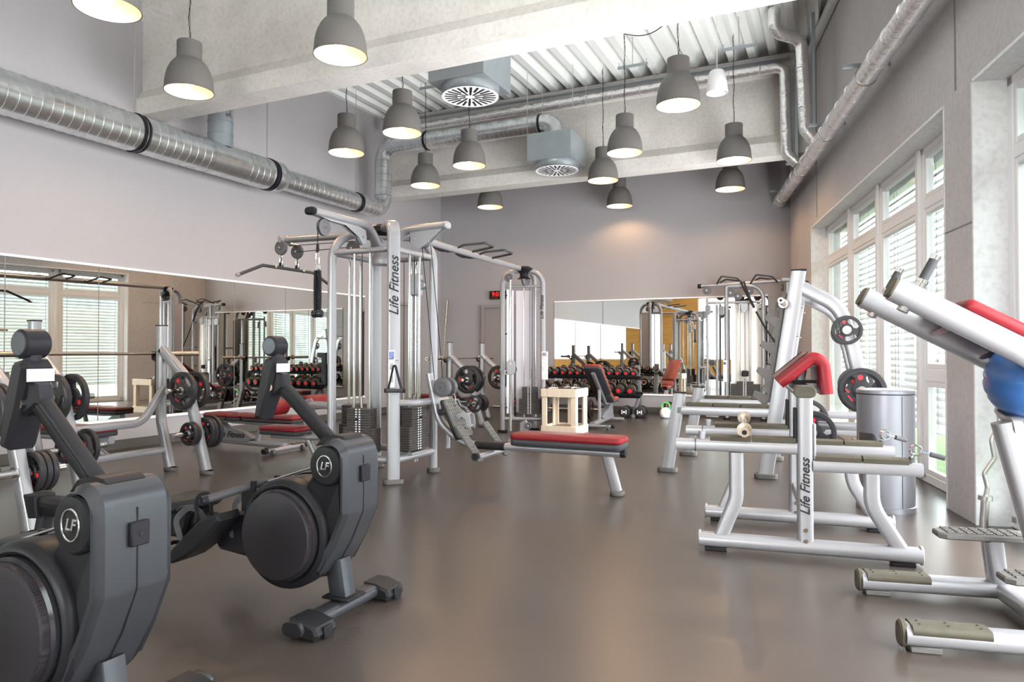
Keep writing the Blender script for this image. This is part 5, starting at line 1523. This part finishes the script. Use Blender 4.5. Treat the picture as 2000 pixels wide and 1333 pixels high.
def hexbell(loc, rz, label):
    t = thing('floor_dumbbell', label, 'dumbbell', loc, rz, 'dumbbells on the floor')
    r = .098
    for s in (-1, 1):
        h = MB().lathe([(0, 0), (r*.75, 0), (r*.97, .018), (r, .04), (r, .10), (r*.9, .12), (0, .12)], 20, axisM((0, s*.19, r), (0, -s, 0)), close=False).build('head', M['rubber'], t)
        if s < 0:
            for q in (-.035, .035): MB().box((q, -.1915, r), (.012, .003, .07)).build('number_bar', M['white'], h, smooth=0)
            MB().box((0, -.1915, r), (.03, .003, .03)).build('number_block', M['white'], h, smooth=0)
    MB().cyl((0, -.08, r), (0, .08, r), .017, n=12).build('handle', M['steel'], t)
hexbell((-3.35, 12.08, 0), R(6), 'big round dumbbell on the floor below the rack end, left one')
hexbell((-3.09, 12.14, 0), R(6), 'big round dumbbell on the floor below the rack end, right one')

def kettlebell(loc, rz, label, m1, m2, s=1.0):
    t = thing('kettlebell', label, 'kettlebell', loc, rz, 'kettlebells in a row by the end wall')
    MB().lathe([(0, 0), (.06*s, 0), (.09*s, .025*s), (.102*s, .08*s), (.09*s, .14*s), (.055*s, .175*s), (0, .185*s)], 24, None, close=False).build('bell', M[m1], t, 50)
    MB().sweep([(-.062*s, 0, .14*s), (-.075*s, 0, .22*s), (-.045*s, 0, .265*s), (.045*s, 0, .265*s), (.075*s, 0, .22*s), (.062*s, 0, .14*s)], sec_circ(.0165*s, 10), fil=.03*s).build('handle', M[m2], t)
KC = [('white', 'green', 'white and green'), ('cyan', 'black', 'blue'), ('black', 'redorange', 'black and red'), ('black', 'bronze', 'black and bronze'), ('black', 'olive', 'black and olive')]
for i, (a_, b_, nm) in enumerate(KC):
    kettlebell((-2.66 + .015*i, 12.13 + .17*i, 0), R(-10), '%s kettlebell, %s from the front of the row by the end wall' % (nm, ORD[i]), a_, b_, 1.0 - .04*i)
kettlebell((-2.48, 12.18, 0), R(20), 'blue kettlebell beside the white and green one', 'cyan', 'green', .85)

def crate():
    O = (-3.47, 9.33, 0)
    t = thing('wooden_crate', 'open pale wooden crate stand holding cable handles', 'crate', O)
    h, w = .635, .25
    for z, nm in ((.06, 'bottom_board'), (h-.06, 'top_board')):
        for s in (-1, 1):
            MB().box((0, s*w, z), (2*w + .02, .02, .115), b=.003).build(nm, M['wood'], t)
            MB().box((s*w, 0, z), (.02, 2*w - .02, .115), b=.003).build(nm, M['wood'], t)
    for s in (-1, 1):
        for x in (-.215, .0, .215):
            if s < 0 and x == 0: continue
            MB().box((x, s*(w-.02), h/2), (.075, .02, h-.03), b=.003).build('slat', M['wood'], t)
    for y in (-.16, .17): 
        for s in (-1, 1): MB().box((s*(w-.02), y, h/2), (.02, .07, h-.03), b=.003).build('slat', M['wood'], t)
    MB().box((0, 0, .05), (2*w-.04, 2*w-.04, .018)).build('floor_board', M['wood'], t, smooth=0)
    MB().box((0, 0, h-.05), (2*w-.04, 2*w-.04, .018)).build('shelf_board', M['wood'], t, smooth=0)
    for sx in (-1, 1):
        for sy in (-1, 1): MB().cyl((sx*.2, sy*.2, -.0), (sx*.2, sy*.2, .01), .02, n=10).build('castor_pad', M['black'], t)
crate()
def vgrip(loc, rz, label, kind=0):
    t = thing('triceps_bar' if kind == 0 else 'hand_strap', label, 'handle', loc, rz, 'cable handles on the crate')
    if kind == 0:
        b = MB(); b.sweep([(-.13, 0, .02), (0, 0, .045), (.13, 0, .02)], sec_circ(.014, 10), fil=.05); b.build('bar', M['chrome'], t)
        for s in (-1, 1): MB().cyl((s*.07, 0, .035), (s*.15, 0, .017), .020, n=12).build('grip', M['grip'], t)
        b = MB(); b.sweep([(.02*math.cos(q), .004, .065+.02*math.sin(q)) for q in [2*PI*k/12 for k in range(12)]], sec_circ(.005, 6), closed=True); b.build('eye', M['chrome'], t)
    else:
        MB().cyl((-.07, 0, .02), (.07, 0, .02), .019, n=12).build('grip', M['grip'], t)
        b = MB(); b.sweep([(-.075, 0, .02), (-.06, .06, .03), (0, .13, .015), (.06, .06, .03), (.075, 0, .02)], sec_rr(.02, .004, .0015, 1), fil=.03); b.build('strap', M['black'], t)
zc = .598
for k, (x, y, rz, kd, lb) in enumerate(((-3.60, 9.22, .3, 0, 'chrome cable bar with black grips at the front left of the crate top'), (-3.38, 9.20, -.4, 1, 'black strap handle at the front right of the crate top'), (-3.58, 9.40, 1.2, 1, 'black strap handle at the middle left of the crate top'), (-3.33, 9.38, .8, 0, 'chrome cable bar with black grips at the right of the crate top'), (-3.48, 9.48, -.2, 0, 'chrome cable bar with black grips at the rear of the crate top'))):
    vgrip((x, y, zc), rz, lb, kd)
t = thing('rowing_bar', 'chrome rowing bar lying in the bottom of the crate', 'handle', (-3.47, 9.28, .060), .5)
b = MB(); b.sweep([(-.17, 0, .02), (-.08, .01, .05), (.08, -.01, .05), (.17, 0, .02)], sec_circ(.016, 10), fil=.05); b.build('bar', M['brass'], t)
for s in (-1, 1): MB().cyl((s*.12, 0, .035), (s*.18, 0, .016), .022, n=12).build('grip', M['brass'], t)
# long bar with plates lying behind the crate
t = barbell((-4.45, 11.3, .172), R(2), 'loaded barbell lying on the floor behind the crate')
plate((-3.75, 11.325, .172), (1, .035, 0), .17, .04, 'black grip plate on the right end of the floor barbell', 'grip plates on the floor barbell')
plate((-5.15, 11.276, .172), (-1, -.035, 0), .17, .04, 'black grip plate on the left end of the floor barbell', 'grip plates on the floor barbell')

# ------------------------------------------------------------------ cable crossover in the back right corner
def back_cable():
    O = (-1.37, 12.45, 0)
    t = thing('cable_crossover', 'silver cable crossover frame with pale panels in the back right corner', 'gym machine', O)
    MB().sweep([(-.29, -.15, .03), (-.29, -.15, 2.25), (.30, -.15, 2.25), (.30, -.15, .03)], RT(.036), fil=(.03, .22), up=(0, 1, 0), k=10).build('main_arch', M['silver'], t)
    for x in (-.29, .30): foot(t, x, -.15, 0, .12, .10, .035, 'charcoal')
    MB().cyl((-.29, -.15, 1.98), (.30, -.15, 1.98), .024, n=12).build('top_brace', M['silver'], t)
    MB().cyl((-.29, -.15, .22), (.30, -.15, .22), .03, n=12).build('bottom_brace', M['silver'], t)
    for x, w in ((-.14, .20), (.17, .20)):
        MB().box((x, .0, 1.15), (w, .012, 1.62), b=.003).build('shroud_panel', M['shroudw'], t, smooth=0)
    MB().box((.0, .06, 1.15), (.12, .01, 1.6)).build('shroud_panel', M['shroudw'], t, smooth=0)
    weight_stack(t, .0, -.10, 0, .26, 18, .0215, .46, .26, 16, .12, 1.97)
    MB().box((0, -.10, .78), (.11, .05, .10), b=.015).build('stack_head', M['charcoal'], t)
    MB().prism([(-.06, .07), (.06, .07), (.06, -.02), (.02, -.09), (-.02, -.09), (-.06, -.02)], .03, MX((0, -.16, 1.89)) @ XZ, b=.004).build('pulley_guard', M['silver_dk'], t)
    for x, z in ((-.22, 2.14), (-.10, 2.08), (.08, 2.16)): pulley(t, (x, -.16, z), (0, 1, 0), .068)
    for z in (.38, .80, 1.25, 1.86): MB().box((.27, -.10, z), (.07, .02, .02)).build('shroud_clip', M['black'], t, smooth=0)
    # adjustable columns on the left
    for x, m_ in ((-.60, 'silver'), (-.44, 'silver')):
        MB().cyl((x, -.20, .03), (x, -.20, 2.05 if x < -.5 else 1.95), .022, n=14).build('carriage_column', M[m_], t)
    MB().cyl((-.60, -.20, 1.98), (-.29, -.15, 1.98), .022, n=12).build('column_tie', M['silver'], t)
    MB().box((-.52, -.2, .06), (.22, .08, .05), b=.01).build('column_base', M['silver'], t)
    for x, z in ((-.58, 1.86), (-.36, 1.84)):
        c = MB().prism(sec_rr(.10, .16, .04, 4), .03, axisM((x, -.25, z), (-.4, -1, 0)), b=.005).build('pulley_carriage', M['silver_dk'], t)
    pulley(t, (-.60, -.22, 2.19), (0, 1, 0), .07)
    cable(t, [(-.66, -.22, 1.86), (-.68, -.24, 1.35)])
    MB().box((-.31, -.21, .82), (.06, .02, .36), b=.004).build('instruction_placard', M['label'], t, smooth=0)
    MB().box((-.31, -.222, .95), (.045, .003, .05)).build('placard_picture', M['posterblue'], t, smooth=0)
    # head beam to the corner column, with grips
    MB().sweep([(-.72, -.18, 2.27), (.66, -.12, 2.32)], RT(.032)).build('head_beam', M['silver'], t)
    MB().cyl((-.76, -.18, 2.268), (-.70, -.18, 2.27), .038, n=14).build('beam_cap', M['black'], t)
    for x in (-.45, .10):
        for s in (-1, 1):
            g = MB(); g.sweep([(x, -.16, 2.28), (x + .05, -.16 + s*.12, 2.34), (x + .12, -.16 + s*.28, 2.40), (x + .36, -.15 + s*.26, 2.36), (x + .42, -.15, 2.30)], sec_circ(.014, 10), fil=.04); g.build('pull_up_grip', M['grip'], t)
    MB().sweep([(.68, -.12, .03), (.68, -.12, 2.32)], sec_rr(.07, .06, .015, 2), up=(0, 1, 0)).build('corner_column', M['silver'], t)
    MB().box((.66, -.12, 2.33), (.18, .12, .09), b=.025).build('corner_head', M['silver_dk'], t)
    pulley(t, (.60, -.14, 2.20), (1, 0, 0), .065)
    c = MB().prism(sec_rr(.11, .18, .05, 4), .03, axisM((.62, -.20, .92), (0, -1, 0)), b=.005).build('pulley_carriage', M['silver'], t)
    foot(t, .68, -.12, 0, .12, .12, .035, 'charcoal')
    MB().cyl((.30, -.12, 1.24), (.68, -.12, 1.24), .018, n=10).build('side_tie', M['silver'], t)
M['shroudw'] = mat('cream_acrylic', (.72, .69, .64), 0, .25)
back_cable()
def strap():
    t = thing('suspension_strap', 'black suspension strap slung diagonally from the corner crossover beam', 'strap', (-1.42, 12.24, 2.30))
    b = MB(); b.sweep([(0, 0, .02), (.06, -.05, -.12), (.20, -.06, -.40), (.38, -.06, -.75), (.60, -.05, -1.10)], sec_rr(.032, .006, .002, 1), fil=.1, up=(0, 1, 0)); b.build('webbing', M['black'], t)
    b = MB(); b.sweep([(.05, 0, .02), (.10, -.06, -.14), (.22, -.07, -.42)], sec_rr(.03, .006, .002, 1), fil=.1, up=(0, 1, 0)); b.build('webbing', M['black'], t)
    MB().box((.23, -.066, -.46), (.05, .012, .06), MX(), b=.004).build('buckle', M['chrome'], t)
strap()
def bands():
    # rail with hanging bands beside the corner column
    t = thing('band_rail', 'steel rail on the end wall with black and red bands hanging', 'rail', (-.88, YB - .03, 1.28))
    MB().box((0, 0, 0), (.36, .03, .05), b=.005).build('rail', M['silver'], t)
    for x, m_, L_ in ((-.14, 'black', .62), (-.02, 'redmark', .45), (.10, 'black', .55)):
        b = MB(); b.sweep([(x, -.03, .0), (x, -.035, -L_)], sec_rr(.03, .012, .005, 2), up=(0, 1, 0)); b.build('band', M[m_], t)
        MB().cyl((x, -.01, 0), (x, -.05, 0), .008, n=8).build('hook', M['chrome'], t)
bands()

# ------------------------------------------------------------------ clock and signs
def clock():
    t = thing('digital_clock', 'black digital wall clock with red digits above the grey door', 'clock', (-6.24, YB - .035, 2.31))
    MB().box((0, 0, 0), (.44, .06, .17), b=.006).build('case', M['black'], t)
    text('time_digits', '9:01', .13, M['led'], t, MX((-.055, -.0325, .012), rx=R(90)), ext=.001, bold=.002)
    for x in (-.16, -.11, -.06): MB().box((x, -.0325, -.062), (.012, .002, .010)).build('indicator_dot', M['led'], t, smooth=0)
clock()
def sign(s, z, label):
    p = pR(s, -.006)
    t = thing('fire_sign', label, 'sign', (p.x, p.y, z), RWA)
    MB().box((0, 0, 0), (.10, .004, .20)).build('plate', M['white'], t, smooth=0)
    MB().box((0, -.003, .02), (.08, .003, .13)).build('red_field', M['redsign'], t, smooth=0)
sign(13.08, 1.25, 'small red and white fire sign on the concrete pier')
